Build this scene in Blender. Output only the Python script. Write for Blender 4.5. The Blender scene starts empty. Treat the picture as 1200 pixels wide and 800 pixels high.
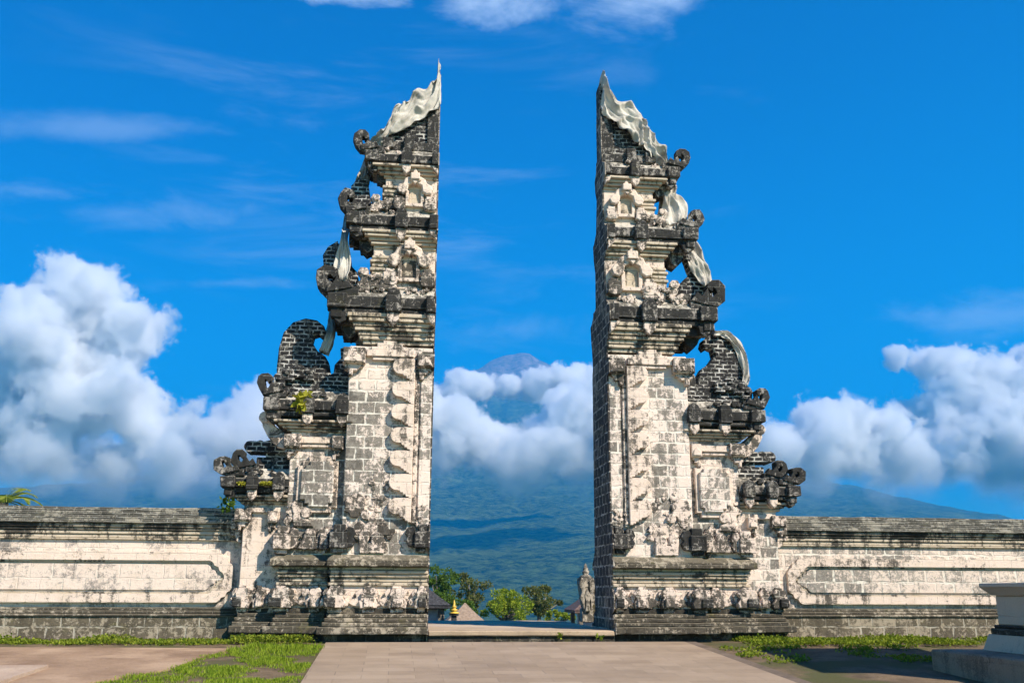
import bpy, bmesh, math, random
import numpy as np
from mathutils import Vector, Matrix, noise as mn

# ---------------------------------------------------------------- camera, light, exposure
SC = bpy.context.scene
COL = SC.collection
F, DIST, EZ = 1134.0, 16.0, 0.80
RM = Matrix.Rotation(math.radians(-6.84), 3, 'Z') @ Matrix.Rotation(math.radians(90 + 14.34), 3, 'X') @ Matrix.Rotation(math.radians(.25), 3, 'Z')
cam = bpy.data.cameras.new('camera'); camo = bpy.data.objects.new('camera', cam); COL.objects.link(camo)
cam.sensor_width = 36; cam.lens = F / 1200 * 36; cam.clip_start = .1; cam.clip_end = 80000
camo.matrix_world = Matrix.Translation((0, -DIST, EZ)) @ RM.to_4x4()
SC.camera = camo

SUNV = Vector((.50, -.56, .66)).normalized()
EL = math.asin(SUNV.z)
wd = bpy.data.worlds.new('World'); SC.world = wd; wd.use_nodes = True
SKY_STRENGTH = .105
sun = bpy.data.lights.new('sun', 'SUN'); sun.energy = 5.0; sun.angle = math.radians(.5); sun.color = (1, .905, .765)
suno = bpy.data.objects.new('sun', sun); COL.objects.link(suno)
suno.rotation_euler = SUNV.to_track_quat('Z', 'Y').to_euler()
vs = SC.view_settings
vs.view_transform = 'Standard'; vs.look = 'None'; vs.exposure = 0.62; vs.gamma = 1; vs.use_curve_mapping = False
cy = SC.cycles
cy.max_bounces = 14; cy.diffuse_bounces = 3; cy.glossy_bounces = 1; cy.transmission_bounces = 2
cy.volume_bounces = 14; cy.transparent_max_bounces = 24
cy.use_denoising = True; cy.use_adaptive_sampling = True; cy.adaptive_threshold = .015
cy.caustics_reflective = False; cy.caustics_refractive = False


def ray(px, py):
    return RM @ Vector(((px - 600) / F, (400 - py) / F, -1))


def W(px, py, Y=0.0):
    """point of the photo ray on the plane y = Y"""
    d = ray(px, py); t = (Y + DIST) / d.y
    return d.x * t, EZ + d.z * t


def pnoise(x, y, z):
    """vectorised value noise in 3D, -1..1"""
    x, y, z = np.broadcast_arrays(np.asarray(x, float), np.asarray(y, float), np.asarray(z, float))
    xi, yi, zi = np.floor(x).astype(np.int64), np.floor(y).astype(np.int64), np.floor(z).astype(np.int64)
    fx, fy, fz = x - xi, y - yi, z - zi
    u, v, w = [t * t * t * (t * (t * 6 - 15) + 10) for t in (fx, fy, fz)]

    def gr(i, j, k, a, b_, c):
        h = (i * 374761393 + j * 668265263 + k * 1274126177) & 0x7fffffff
        h = ((h ^ (h >> 13)) * 1103515245) & 0x7fffffff
        h = h ^ (h >> 16)
        t = (h & 1023) * (2 * math.pi / 1024); zc = ((h >> 10) & 1023) / 511.5 - 1; rr = np.sqrt(np.maximum(0, 1 - zc * zc))
        return rr * np.cos(t) * a + rr * np.sin(t) * b_ + zc * c
    out = 0
    for di in (0, 1):
        for dj in (0, 1):
            for dk in (0, 1):
                out = out + (u if di else 1 - u) * (v if dj else 1 - v) * (w if dk else 1 - w) * gr(xi + di, yi + dj, zi + dk, fx - di, fy - dj, fz - dk)
    return out * 1.6


def fbm(x, y, z, n=5, g=.5):
    o, a = 0, 1.0
    for k in range(n):
        f = 2.0 ** k; o = o + a * pnoise(x * f + k * 17.3, y * f - k * 5.1, z * f + k * 3.7); a *= g
    return o


# ---------------------------------------------------------------- node helpers
class NT:
    def __init__(s, tree):
        s.t = tree; s.n = tree.nodes; s.l = tree.links

    def node(s, kind, ins=None, **props):
        n = s.n.new(kind)
        for k, v in props.items():
            setattr(n, k, v)
        for k, v in (ins or {}).items():
            if hasattr(v, 'node'):
                s.l.new(v, n.inputs[k])
            else:
                n.inputs[k].default_value = v
        return n

    def m(s, op, a, b=0.0, c=0.0, clamp=False):
        n = s.node('ShaderNodeMath', {0: a, 1: b, 2: c}, operation=op); n.use_clamp = clamp
        return n.outputs[0]

    def vm(s, op, a, b=(0, 0, 0)):
        return s.node('ShaderNodeVectorMath', {0: a, 1: b}, operation=op).outputs[0]

    def noise(s, vec, scale, detail=4, rough=.55, dist=0.0):
        return s.node('ShaderNodeTexNoise', {'Vector': vec, 'Scale': scale, 'Detail': detail, 'Roughness': rough, 'Distortion': dist}).outputs['Fac']

    def sm(s, v, a, b, lo=0.0, hi=1.0):
        n = s.node('ShaderNodeMapRange', {'Value': v, 'From Min': a, 'From Max': b, 'To Min': lo, 'To Max': hi}, interpolation_type='SMOOTHSTEP')
        return n.outputs[0]

    def mix(s, f, a, b, mode='MIX'):
        n = s.n.new('ShaderNodeMix'); n.data_type = 'RGBA'; n.blend_type = mode; n.clamp_factor = True
        for i, v in ((0, f), (6, a), (7, b)):
            if hasattr(v, 'node'):
                s.l.new(v, n.inputs[i])
            else:
                n.inputs[i].default_value = v if i == 0 else (tuple(v) + (1,))[:4]
        return n.outputs[2]


def new_mat(name):
    m = bpy.data.materials.new(name); m.use_nodes = True
    nt = m.node_tree; nt.nodes.clear()
    g = NT(nt)
    g.out = g.node('ShaderNodeOutputMaterial')
    return m, g


def finish(g, color, rough=.9, bump=None, bstr=.5, bdist=.02, extra=None):
    p = g.node('ShaderNodeBsdfPrincipled', {'Roughness': rough})
    p.inputs['Specular IOR Level'].default_value = .25
    if hasattr(color, 'node'):
        g.l.new(color, p.inputs['Base Color'])
    else:
        p.inputs['Base Color'].default_value = tuple(color) + (1,)
    if bump is not None:
        b = g.node('ShaderNodeBump', {'Strength': bstr, 'Distance': bdist, 'Height': bump})
        g.l.new(b.outputs[0], p.inputs['Normal'])
    for k, v in (extra or {}).items():
        p.inputs[k].default_value = v
    g.l.new(p.outputs[0], g.out.inputs[0])
    return p


def stone(name, light, dark, amount, bw=.3, bh=.19, mortar=(.5, .46, .4), mort_amt=.8, msize=.012, w_brick=.35, w_big=.5, w_fine=.55,
          streak=.25, top=(.10, .095, .08), top_amt=.5, warm=(.45, .33, .2), warm_amt=.15, squash=1.0, seed=0.0, moss=0.0, clean=0.0):
    """weathered block masonry; amount 0..1 is how much lichen-blackened surface there is"""
    m, g = new_mat(name)
    tc = g.node('ShaderNodeTexCoord').outputs['Object']
    tc = g.vm('ADD', tc, (seed, seed * .7, 0))
    sp = g.node('ShaderNodeSeparateXYZ', {0: tc})
    xy = g.m('ADD', sp.outputs[0], g.m('MULTIPLY', sp.outputs[1], .93))
    wob = g.noise(tc, 5.0, 2)
    zz = g.m('ADD', sp.outputs[2], g.m('MULTIPLY', g.m('SUBTRACT', wob, .5), .045))
    xx = g.m('ADD', xy, g.m('MULTIPLY', g.m('SUBTRACT', g.noise(tc, 7.3, 2), .5), .04))
    uv = g.node('ShaderNodeCombineXYZ', {0: xx, 1: zz, 2: 0.0}).outputs[0]
    br = g.node('ShaderNodeTexBrick', {'Vector': uv, 'Color1': (0, 0, 0, 1), 'Color2': (1, 1, 1, 1), 'Mortar': (.5, .5, .5, 1), 'Scale': 1.0,
                                       'Mortar Size': g.m('MULTIPLY', g.sm(g.noise(tc, 3.1, 3), .3, .7, .5, 1.7), msize), 'Mortar Smooth': .4, 'Bias': 0.0, 'Brick Width': bw, 'Row Height': bh})
    br.offset = .5; br.squash = squash; br.squash_frequency = 3
    brnd = g.node('ShaderNodeSeparateColor', {0: br.outputs[0]}).outputs[0]
    big = g.noise(tc, 1.1, 5, .6)
    fine = g.noise(tc, 11.0, 8, .72, .4)
    vfine = g.noise(tc, 55.0, 4, .7)
    sv = g.vm('MULTIPLY', tc, (9.0, 9.0, .9))
    stk = g.noise(sv, 1.0, 5, .6)
    d = g.m('MULTIPLY', g.m('SUBTRACT', brnd, .5), w_brick * 1.1)
    d = g.m('ADD', d, g.m('MULTIPLY', g.m('SUBTRACT', big, .5), w_big * 3.0))
    d = g.m('ADD', d, g.m('MULTIPLY', g.m('SUBTRACT', fine, .5), w_fine * 3.6))
    d = g.m('ADD', d, g.m('MULTIPLY', g.m('SUBTRACT', stk, .5), streak * 3))
    d = g.m('ADD', d, g.m('MULTIPLY', g.m('SUBTRACT', vfine, .5), .9))
    d = g.m('ADD', d, amount)
    if clean: d = g.m('ADD', d, g.sm(sp.outputs[2], clean, clean + .7, 0.0, -.32))
    mask = g.sm(d, .30, .72)
    # cool / warm variation of the bare stone
    wn = g.sm(g.noise(g.vm('ADD', tc, (3, 9, 5)), 2.3, 5, .65), .45, .75)
    lt = g.mix(g.m('MULTIPLY', wn, warm_amt), light, warm)
    lt = g.mix(g.m('MULTIPLY', g.sm(vfine, .3, .8), .35), lt, tuple(c * .55 for c in light))
    dk = g.mix(g.sm(fine, .35, .75), tuple(c * .55 for c in dark), tuple(min(1, c * 2.0) for c in dark))
    col = g.mix(mask, lt, dk)
    mo = g.m('MULTIPLY', br.outputs['Fac'], g.sm(g.noise(tc, 5.5, 6, .75), .40, .60, 0.0, mort_amt))
    col = g.mix(mo, col, mortar)
    nz = g.node('ShaderNodeSeparateXYZ', {0: g.node('ShaderNodeNewGeometry').outputs['Normal']}).outputs[2]
    up = g.m('MULTIPLY', g.sm(nz, .35, .85), g.sm(g.m('ADD', fine, g.m('MULTIPLY', big, .5)), .5, .95, .35, 1.0))
    col = g.mix(g.m('MULTIPLY', up, top_amt), col, top)
    if moss:
        mm = g.m('MULTIPLY', g.sm(g.noise(g.vm('ADD', tc, (7, 1, 2)), 3.0, 5, .7), .58, .72), moss)
        col = g.mix(mm, col, (.16, .15, .03))
    hgt = g.m('ADD', g.m('MULTIPLY', fine, .7), g.m('MULTIPLY', vfine, .35))
    hgt = g.m('SUBTRACT', hgt, g.m('MULTIPLY', br.outputs['Fac'], .55))
    finish(g, col, .93, hgt, .75, .022)
    return m


M = {}
M['shaft'] = stone('weathered_white_block', (.80, .665, .57), (.165, .148, .125), .53, .30, .19, (.76, .70, .60), .95, .015, w_brick=.42, w_big=.62, w_fine=.8, streak=.4, clean=3.9)
M['cream'] = stone('cream_limestone', (.78, .63, .52), (.085, .073, .06), .31, .42, .19, (.6, .55, .46), .3, .006, w_brick=.2, w_big=.62, w_fine=.6, streak=.5, top_amt=.5, warm_amt=.4)
M['mould'] = stone('tan_moulding_stone', (.60, .50, .38), (.06, .052, .042), .36, .6, .09, (.3, .26, .2), .2, .005, w_brick=.25, w_big=.7, w_fine=.6, streak=.7, top_amt=.4, warm_amt=.7)
M['carved'] = stone('carved_white_stone', (.75, .61, .51), (.065, .057, .047), .54, .36, .23, (.66, .6, .5), .45, .008, w_brick=.35, w_big=.6, w_fine=.85, streak=.4, top_amt=.6)
M['dark'] = stone('blackened_cornice_stone', (.32, .29, .255), (.026, .025, .023), .80, .52, .30, (.36, .34, .30), .35, .008, w_brick=.3, w_big=.45, w_fine=.85, streak=.4, top_amt=.3, top=(.2, .19, .16), moss=.12)
M['black'] = stone('black_lichen_brick', (.26, .25, .22), (.022, .021, .021), .88, .15, .075, (.58, .55, .5), 1.0, .011, w_brick=.4, w_big=.4, w_fine=.7, streak=.2, top_amt=.15)
M['inner'] = stone('black_cut_face_brick', (.36, .31, .25), (.058, .049, .042), .80, .23, .17, (.62, .55, .46), .95, .013, w_brick=.45, w_big=.5, w_fine=.8, streak=.4, top_amt=.1, seed=3.1)
M['ledge'] = stone('grey_ledge_stone', (.40, .34, .26), (.06, .051, .038), .74, .33, .12, (.42, .37, .29), .4, .007, w_brick=.3, w_big=.5, w_fine=.9, streak=.3, top_amt=.5, top=(.22, .19, .13), moss=.35)
M['grime_and_shade'] = stone('foundation_stone_and_painted_shade', (.20, .17, .13), (.035, .031, .025), 0.8, .45, .17, (.2, .18, .14), .5, .010, top_amt=.3, moss=.35)  # grimy foundation and riser stone; also paints the shade of the recess strip
M['plinth'] = stone('brown_plinth_block', (.36, .30, .22), (.085, .07, .048), .60, .42, .2, (.50, .45, .36), .8, .012, w_brick=.3, w_big=.5, w_fine=.8, top_amt=.5, moss=.3)
M['slope'] = stone('sloped_cap_stone', (.55, .50, .42), (.09, .08, .065), 0.5, .3, .12, (.5, .47, .4), .4, .008, w_fine=.7, top_amt=.1, moss=.25)
M['wallA'] = stone('smooth_wall_stone', (.76, .625, .525), (.20, .175, .155), .40, .34, .235, (.72, .66, .56), .7, .009, w_brick=.3, w_big=.6, w_fine=.6, streak=.25, top_amt=.45, warm_amt=.3)
M['wallB'] = stone('patched_wall_stone', (.74, .61, .51), (.20, .18, .155), .46, .34, .235, (.74, .68, .58), 1.0, .019, w_brick=.3, w_big=.5, w_fine=.7, streak=.2, top_amt=.45)
M['coping'] = stone('mossy_coping_brick', (.34, .31, .25), (.075, .07, .058), 0.62, .22, .07, (.42, .40, .35), .7, .007, w_brick=.5, w_big=.45, w_fine=.8, top_amt=.3, top=(.2, .19, .15), moss=.2)
M['pedestal'] = stone('grey_pedestal_stone', (.66, .51, .385), (.36, .28, .21), .25, .9, .5, (.4, .36, .32), .3, .004, w_brick=.15, w_big=.45, w_fine=.35, top_amt=.25)
M['stain'] = stone('stained_moulding_stone', (.40, .34, .26), (.04, .036, .03), .55, .8, .09, (.3, .27, .2), .2, .005, w_brick=.2, w_big=.9, w_fine=.5, streak=.6, top_amt=.3)
M['slabstone'] = stone('dark_base_slab_stone', (.36, .265, .19), (.15, .11, .08), .45, 1.3, .6, (.2, .18, .14), .2, .005, w_brick=.1, w_big=.5, w_fine=.4, top_amt=.2)
M['tile'] = stone('pinkish_paving_tile', (.60, .48, .385), (.40, .31, .245), -.02, .55, .28, (.36, .29, .23), .55, .006, w_brick=.5, w_big=.5, w_fine=.35, top_amt=0)


def plain(name, c1, c2, scale=6, rough=.9, bstr=.4, bdist=.02, detail=6, c3=None, s3=1.0):
    m, g = new_mat(name)
    tc = g.node('ShaderNodeTexCoord').outputs['Object']
    n = g.noise(tc, scale, detail, .65)
    col = g.mix(g.sm(n, .35, .65), c1, c2)
    if c3:
        col = g.mix(g.sm(g.noise(g.vm('ADD', tc, (4, 2, 1)), s3, 6, .65), .5, .66), col, c3)
    finish(g, col, rough, n, bstr, bdist)
    return m


def ground_mat(name, light, dark, c3, scale=2.5):
    m, g = new_mat(name)
    tc = g.node('ShaderNodeTexCoord').outputs['Object']
    n = g.noise(tc, scale, 8, .7); n2 = g.noise(tc, 40, 4, .7); n3 = g.noise(g.vm('ADD', tc, (5, 5, 0)), .8, 5, .6)
    col = g.mix(g.sm(n, .35, .7), light, dark)
    col = g.mix(g.sm(n3, .48, .62), col, c3)
    col = g.mix(g.m('MULTIPLY', g.sm(n2, .4, .8), .4), col, tuple(c * .5 for c in dark))
    finish(g, col, .95, g.m('ADD', n, g.m('MULTIPLY', n2, .4)), .6, .03)
    return m


M['soil'] = ground_mat('bare_soil', (.20, .14, .085), (.09, .065, .04), (.085, .085, .03))
M['kerb'] = ground_mat('kerb_stone_painted_shade', (.20, .15, .11), (.10, .075, .055), (.16, .12, .09), 1.5)  # dark brown stands in for the kerb's shaded side
M['path'] = ground_mat('brown_concrete_path', (.35, .235, .15), (.22, .14, .088), (.42, .29, .19), 1.2)
M['slab'] = ground_mat('pale_concrete_slab', (.46, .34, .25), (.36, .26, .19), (.5, .38, .28), 1.5)
M['step'] = ground_mat('worn_step_stone', (.46, .345, .235), (.33, .245, .165), (.50, .385, .27), 1.5)


def leaf_mat(name, c1, c2, trans=.35):
    m, g = new_mat(name)
    gi = g.node('ShaderNodeNewGeometry').outputs['Random Per Island']
    col = g.mix(gi, c1, c2)
    d = g.node('ShaderNodeBsdfDiffuse', {'Color': col}); t = g.node('ShaderNodeBsdfTranslucent', {'Color': g.mix(.5, col, (c2[0], c2[1] * 1.1, c2[2] * .4))})
    x = g.node('ShaderNodeMixShader', {0: trans, 1: d.outputs[0], 2: t.outputs[0]})
    g.l.new(x.outputs[0], g.out.inputs[0])
    return m


M['leafA'] = leaf_mat('dark_green_leaves', (.025, .06, .012), (.17, .26, .045))
M['leafB'] = leaf_mat('bright_green_leaves', (.05, .11, .012), (.42, .46, .05))
M['leafC'] = leaf_mat('olive_brown_leaves', (.04, .07, .02), (.22, .21, .07))
M['grass'] = leaf_mat('yellow_green_grass', (.06, .13, .010), (.36, .44, .05))  # bright yellow-green of the blades themselves, random per blade
M['weed'] = leaf_mat('yellow_green_weed', (.045, .095, .010), (.30, .34, .045))
M['frond'] = leaf_mat('palm_frond', (.08, .15, .02), (.36, .38, .08))
M['moss'] = leaf_mat('yellow_moss', (.22, .22, .02), (.45, .42, .06), .2)
M['bark'] = plain('grey_brown_bark', (.12, .10, .08), (.22, .19, .15), 14)
M['thatch'] = plain('black_thatch', (.025, .025, .027), (.07, .07, .075), 20)
M['redtile'] = plain('brown_roof', (.10, .065, .055), (.18, .12, .10), 14)
M['tantile'] = plain('tan_roof', (.33, .245, .18), (.22, .16, .115), 14)
M['gold'] = plain('gilded_ornament', (.75, .5, .08), (.55, .35, .05), 20, .4)
M['pale'] = plain('pale_plaster', (.55, .53, .5), (.42, .41, .39), 8)
M['statue'] = stone('grey_statue_stone', (.44, .39, .32), (.085, .078, .065), .60, .5, .4, (.4, .38, .3), .1, .004, w_brick=.1, w_fine=.9, top_amt=.3, moss=.15)


def cloth_mat():
    m, g = new_mat('white_wrapping_cloth')
    tc = g.node('ShaderNodeTexCoord').outputs['Object']
    n = g.noise(tc, 3.5, 5, .6)
    col = g.mix(g.sm(n, .4, .75), (.66, .62, .55), (.40, .36, .31))
    d = g.node('ShaderNodeBsdfDiffuse', {'Color': col}); t = g.node('ShaderNodeBsdfTranslucent', {'Color': col})
    bp = g.node('ShaderNodeBump', {'Strength': .7, 'Distance': .03, 'Height': g.noise(g.vm('MULTIPLY', tc, (1, 1, .5)), 9, 6, .7)})
    g.l.new(bp.outputs[0], d.inputs['Normal'])
    x = g.node('ShaderNodeMixShader', {0: .18, 1: d.outputs[0], 2: t.outputs[0]})
    g.l.new(x.outputs[0], g.out.inputs[0])
    return m


M['cloth'] = cloth_mat()


# ---------------------------------------------------------------- world sky with thin high cloud
def build_world():
    g = NT(wd.node_tree); g.n.clear()
    out = g.node('ShaderNodeOutputWorld')
    sky = g.node('ShaderNodeTexSky'); sky.sky_type = 'NISHITA'; sky.sun_disc = False
    sky.sun_elevation = EL; sky.sun_rotation = math.atan2(SUNV.x, SUNV.y)
    sky.altitude = 1200; sky.air_density = 1.0; sky.dust_density = .15; sky.ozone_density = 2.2
    hs = g.node('ShaderNodeHueSaturation', {'Saturation': 2.05, 'Value': 1.0, 'Hue': .497, 'Color': sky.outputs[0]})
    dirv = g.node('ShaderNodeTexCoord').outputs['Generated']
    elev = g.node('ShaderNodeSeparateXYZ', {0: dirv}).outputs[2]
    deep = g.mix(g.sm(elev, .05, .62), (.75, 1.25, 1.15), (.0, .50, .84))
    tinted = g.mix(1.0, hs.outputs[0], deep, 'MULTIPLY')
    # cirrus streaks: direction-space noise, flattened in height
    sv = g.vm('MULTIPLY', dirv, (2.2, 2.2, 11.0))
    c1 = g.noise(sv, 1.6, 7, .6, .6)
    c2 = g.noise(g.vm('ADD', g.vm('MULTIPLY', dirv, (1.2, 1.2, 3.0)), (2.3, .4, 1.1)), 1.5, 3, .5)
    thin = g.m('MULTIPLY', g.sm(c1, .5, .78), g.sm(c2, .45, .65))
    z = g.node('ShaderNodeSeparateXYZ', {0: dirv}).outputs[2]
    thin = g.m('MULTIPLY', thin, .25)

    def patch(px, py, rx_, ry_, s, lo, hi, amt):
        d0 = ray(px, py).normalized()
        side = ray(px + 1, py).normalized() - d0; side.normalize(); upv = side.cross(d0)
        a = g.node('ShaderNodeVectorMath', {0: dirv, 1: tuple(side)}, operation='DOT_PRODUCT').outputs['Value']
        b = g.node('ShaderNodeVectorMath', {0: dirv, 1: tuple(upv)}, operation='DOT_PRODUCT').outputs['Value']
        f = g.node('ShaderNodeVectorMath', {0: dirv, 1: tuple(d0)}, operation='DOT_PRODUCT').outputs['Value']
        a = g.m('DIVIDE', g.m('SUBTRACT', a, side.dot(d0)), rx_ / F); b = g.m('DIVIDE', g.m('SUBTRACT', b, upv.dot(d0)), ry_ / F)
        rr = g.m('SQRT', g.m('ADD', g.m('MULTIPLY', a, a), g.m('MULTIPLY', b, b)))
        nn = g.noise(g.vm('MULTIPLY', dirv, (1.0, 1.0, 2.2)), s, 8, .62, .3)
        v = g.m('SUBTRACT', nn, g.m('MULTIPLY', rr, .28))
        return g.m('MULTIPLY', g.m('MULTIPLY', g.sm(v, lo, hi), g.m('GREATER_THAN', f, 0)), amt)
    for a in ((738, 6, 95, 36, 7.0, .20, .60, .75), (605, 2, 65, 26, 7.0, .20, .60, .7), (380, -3, 80, 14, 7.0, .26, .5, .6), (110, 150, 170, 20, 5.0, .24, .62, .26), (150, 250, 150, 26, 6.0, .24, .62, .30), (270, 332, 150, 14, 6.0, .26, .56, .25),
              (1090, 368, 170, 34, 6.0, .24, .56, .40), (600, 385, 130, 34, 6.0, .24, .56, .32), (60, 225, 130, 22, 6.0, .26, .56, .35)):
        thin = g.m('MAXIMUM', thin, patch(*a))
    col = g.mix(thin, tinted, (6.2, 7.2, 8.4))
    bg = g.node('ShaderNodeBackground', {'Color': col, 'Strength': SKY_STRENGTH})
    g.l.new(bg.outputs[0], out.inputs[0])


build_world()


# ---------------------------------------------------------------- mesh helpers
def tag(o, label=None, cat=None, group=None, kind=None):
    for k, v in (('label', label), ('category', cat), ('group', group), ('kind', kind)):
        if v: o[k] = v
    return o


def empty(name, loc, label, cat, group=None):
    o = bpy.data.objects.new(name, None); COL.objects.link(o); o.location = loc; o.empty_display_size = .3
    return tag(o, label, cat, group)


def link(name, me, mat, parent=None, smooth=False, loc=None):
    o = bpy.data.objects.new(name, me); COL.objects.link(o)
    if mat is not None: me.materials.append(mat)
    if smooth:
        for p in me.polygons: p.use_smooth = True
    if loc is not None: o.location = loc
    if parent is not None: o.parent = parent
    return o


def wobble(p, amp, sc=6.0):
    return Vector(mn.noise_vector(Vector(p) * sc)) * amp + Vector(mn.noise_vector(Vector(p) * sc * 3.1 + Vector((9, 3, 1)))) * amp * .5


class MB:
    """collects solids into one mesh. xf maps local (u, y, z) to world"""

    def __init__(s, xf=None, org=(0, 0, 0), jit=.009):
        s.b = bmesh.new(); s.xf = xf or (lambda p: Vector(p)); s.org = Vector(org); s.jit = jit

    def _fin(s, verts, jit=None):
        j = s.jit if jit is None else jit
        for v in verts:
            w = s.xf(v.co)
            v.co = w + (wobble(w, j) if j else Vector()) - s.org

    def box(s, x0, x1, y0, y1, z0, z1, res=.14, bev=.012, jit=None, taper=None):
        if x1 < x0: x0, x1 = x1, x0
        if y1 < y0: y0, y1 = y1, y0
        if z1 < z0: z0, z1 = z1, z0
        t = bmesh.new()
        bmesh.ops.create_cube(t, size=1)
        for v in t.verts:
            v.co = Vector((x0 + (v.co.x + .5) * (x1 - x0), y0 + (v.co.y + .5) * (y1 - y0), z0 + (v.co.z + .5) * (z1 - z0)))
            if taper and v.co.z > (z0 + z1) / 2:
                cx, cyy = (x0 + x1) / 2, (y0 + y1) / 2
                v.co.x = cx + (v.co.x - cx) * taper; v.co.y = cyy + (v.co.y - cyy) * taper
        if bev:
            bb = min(bev, .3 * min(x1 - x0, y1 - y0, z1 - z0))
            bmesh.ops.bevel(t, geom=list(t.edges), offset=bb, segments=1, affect='EDGES')
        if res:
            for ax, (a, c) in enumerate(((x0, x1), (y0, y1), (z0, z1))):
                n = min(60, int((c - a) / res))
                for k in range(1, n):
                    pos = a + (c - a) * k / n
                    pt = [0, 0, 0]; pt[ax] = pos; no = [0, 0, 0]; no[ax] = 1
                    bmesh.ops.bisect_plane(t, geom=list(t.verts) + list(t.edges) + list(t.faces), plane_co=pt, plane_no=no)
        s._merge(t, jit)

    def _merge(s, t, jit=None):
        s._fin(t.verts, jit)
        me = bpy.data.meshes.new('tmp'); t.to_mesh(me); t.free()
        s.b.from_mesh(me); bpy.data.meshes.remove(me)

    def frustum(s, a, z0, c, z1, jit=None):
        """a, c = (x0,x1,y0,y1) bottom and top"""
        t = bmesh.new()
        vb = [t.verts.new((a[i], a[j], z0)) for i, j in ((0, 2), (1, 2), (1, 3), (0, 3))]
        vt = [t.verts.new((c[i], c[j], z1)) for i, j in ((0, 2), (1, 2), (1, 3), (0, 3))]
        t.faces.new(vb[::-1]); t.faces.new(vt)
        for i in range(4): t.faces.new((vb[i], vb[(i + 1) % 4], vt[(i + 1) % 4], vt[i]))
        bmesh.ops.subdivide_edges(t, edges=list(t.edges), cuts=3, use_grid_fill=True)
        s._merge(t, jit)

    def prism(s, poly, y0, y1, bev=.012, jit=None, axis='y'):
        t = bmesh.new()
        ar = sum(poly[i][0] * poly[(i + 1) % len(poly)][1] - poly[(i + 1) % len(poly)][0] * poly[i][1] for i in range(len(poly)))
        if ar < 0: poly = poly[::-1]
        n = len(poly)
        mk = (lambda p, y: (p[0], y, p[1])) if axis == 'y' else (lambda p, y: (y, p[0], p[1]))
        A = [t.verts.new(mk(p, y0)) for p in poly]; B = [t.verts.new(mk(p, y1)) for p in poly]
        fa = t.faces.new(A); fb = t.faces.new(B[::-1])
        for i in range(n): t.faces.new((A[i], B[i], B[(i + 1) % n], A[(i + 1) % n]))
        bmesh.ops.recalc_face_normals(t, faces=list(t.faces))
        if bev:
            ed = [e for f in (fa, fb) for e in f.edges]
            bmesh.ops.bevel(t, geom=ed, offset=bev, segments=1, affect='EDGES')
        bmesh.ops.triangulate(t, faces=[f for f in t.faces if len(f.verts) > 4])
        s._merge(t, jit)

    def lathe(s, prof, cx, cyy, seg=14, jit=None):
        t = bmesh.new(); rings = []
        for r, z in prof:
            rings.append([t.verts.new((cx + r * math.cos(a), cyy + r * math.sin(a), z)) for a in [2 * math.pi * k / seg for k in range(seg)]])
        for p, q in zip(rings, rings[1:]):
            for k in range(seg): t.faces.new((p[k], p[(k + 1) % seg], q[(k + 1) % seg], q[k]))
        t.faces.new(rings[0][::-1]); t.faces.new(rings[-1])
        s._merge(t, jit)

    def tube(s, pts, rads, seg=8):
        t = bmesh.new(); rings = []
        for i, p in enumerate(pts):
            p = Vector(p); d = (Vector(pts[min(i + 1, len(pts) - 1)]) - Vector(pts[max(i - 1, 0)])).normalized()
            a = d.orthogonal().normalized(); b_ = d.cross(a)
            rings.append([t.verts.new(p + (a * math.cos(q) + b_ * math.sin(q)) * rads[i]) for q in [2 * math.pi * k / seg for k in range(seg)]])
        for p, q in zip(rings, rings[1:]):
            # match ring phase
            best = min(range(seg), key=lambda o: (p[0].co - q[o].co).length); q[:] = q[best:] + q[:best]
            for k in range(seg): t.faces.new((p[k], p[(k + 1) % seg], q[(k + 1) % seg], q[k]))
        t.faces.new(rings[0][::-1]); t.faces.new(rings[-1])
        s._merge(t, 0)

    def build(s, name, mat, parent=None, smooth=False, loc=None, recalc=True):
        if recalc: bmesh.ops.recalc_face_normals(s.b, faces=list(s.b.faces))
        me = bpy.data.meshes.new(name); s.b.to_mesh(me); s.b.free()
        return link(name, me, mat, parent, smooth, loc)


def arc(cx, cz, r, a0, a1, n=8):
    return [(cx + r * math.cos(math.radians(a0 + (a1 - a0) * k / n)), cz + r * math.sin(math.radians(a0 + (a1 - a0) * k / n))) for k in range(n + 1)]


def ribbon(pts, ws):
    """polygon round a 2D centre line with per point half width"""
    L, Rr = [], []
    for i, p in enumerate(pts):
        a = pts[max(i - 1, 0)]; b = pts[min(i + 1, len(pts) - 1)]
        dx, dz = b[0] - a[0], b[1] - a[1]; l = math.hypot(dx, dz) or 1
        nx, nz = -dz / l, dx / l
        L.append((p[0] + nx * ws[i], p[1] + nz * ws[i])); Rr.append((p[0] - nx * ws[i], p[1] - nz * ws[i]))
    return L + Rr[::-1]


def curl(x, z, s=1.0, flip=1):
    """comma-shaped antefix: wide foot, sweeping out and up into a rolled head"""
    P = [(-.38, -.06), (-.10, -.07), (.06, -.03), (.17, .07), (.205, .19), (.18, .30), (.10, .375), (-.01, .375), (-.08, .32), (-.085, .24), (-.04, .20), (.0, .215),
         (.015, .255), (.05, .235), (.05, .165), (.0, .11), (-.08, .085), (-.12, .13), (-.17, .08), (-.22, .12), (-.26, .07), (-.38, .07)]
    rr = random.Random(int((x * 37 + z * 91) * 100))
    k1, k2 = rr.uniform(.84, 1.08), rr.uniform(.86, 1.12)
    return [(x + flip * (a * k1 + rr.uniform(-.016, .016)) * s, z + (b * k2 + rr.uniform(-.016, .016)) * s) for a, b in P]


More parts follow.
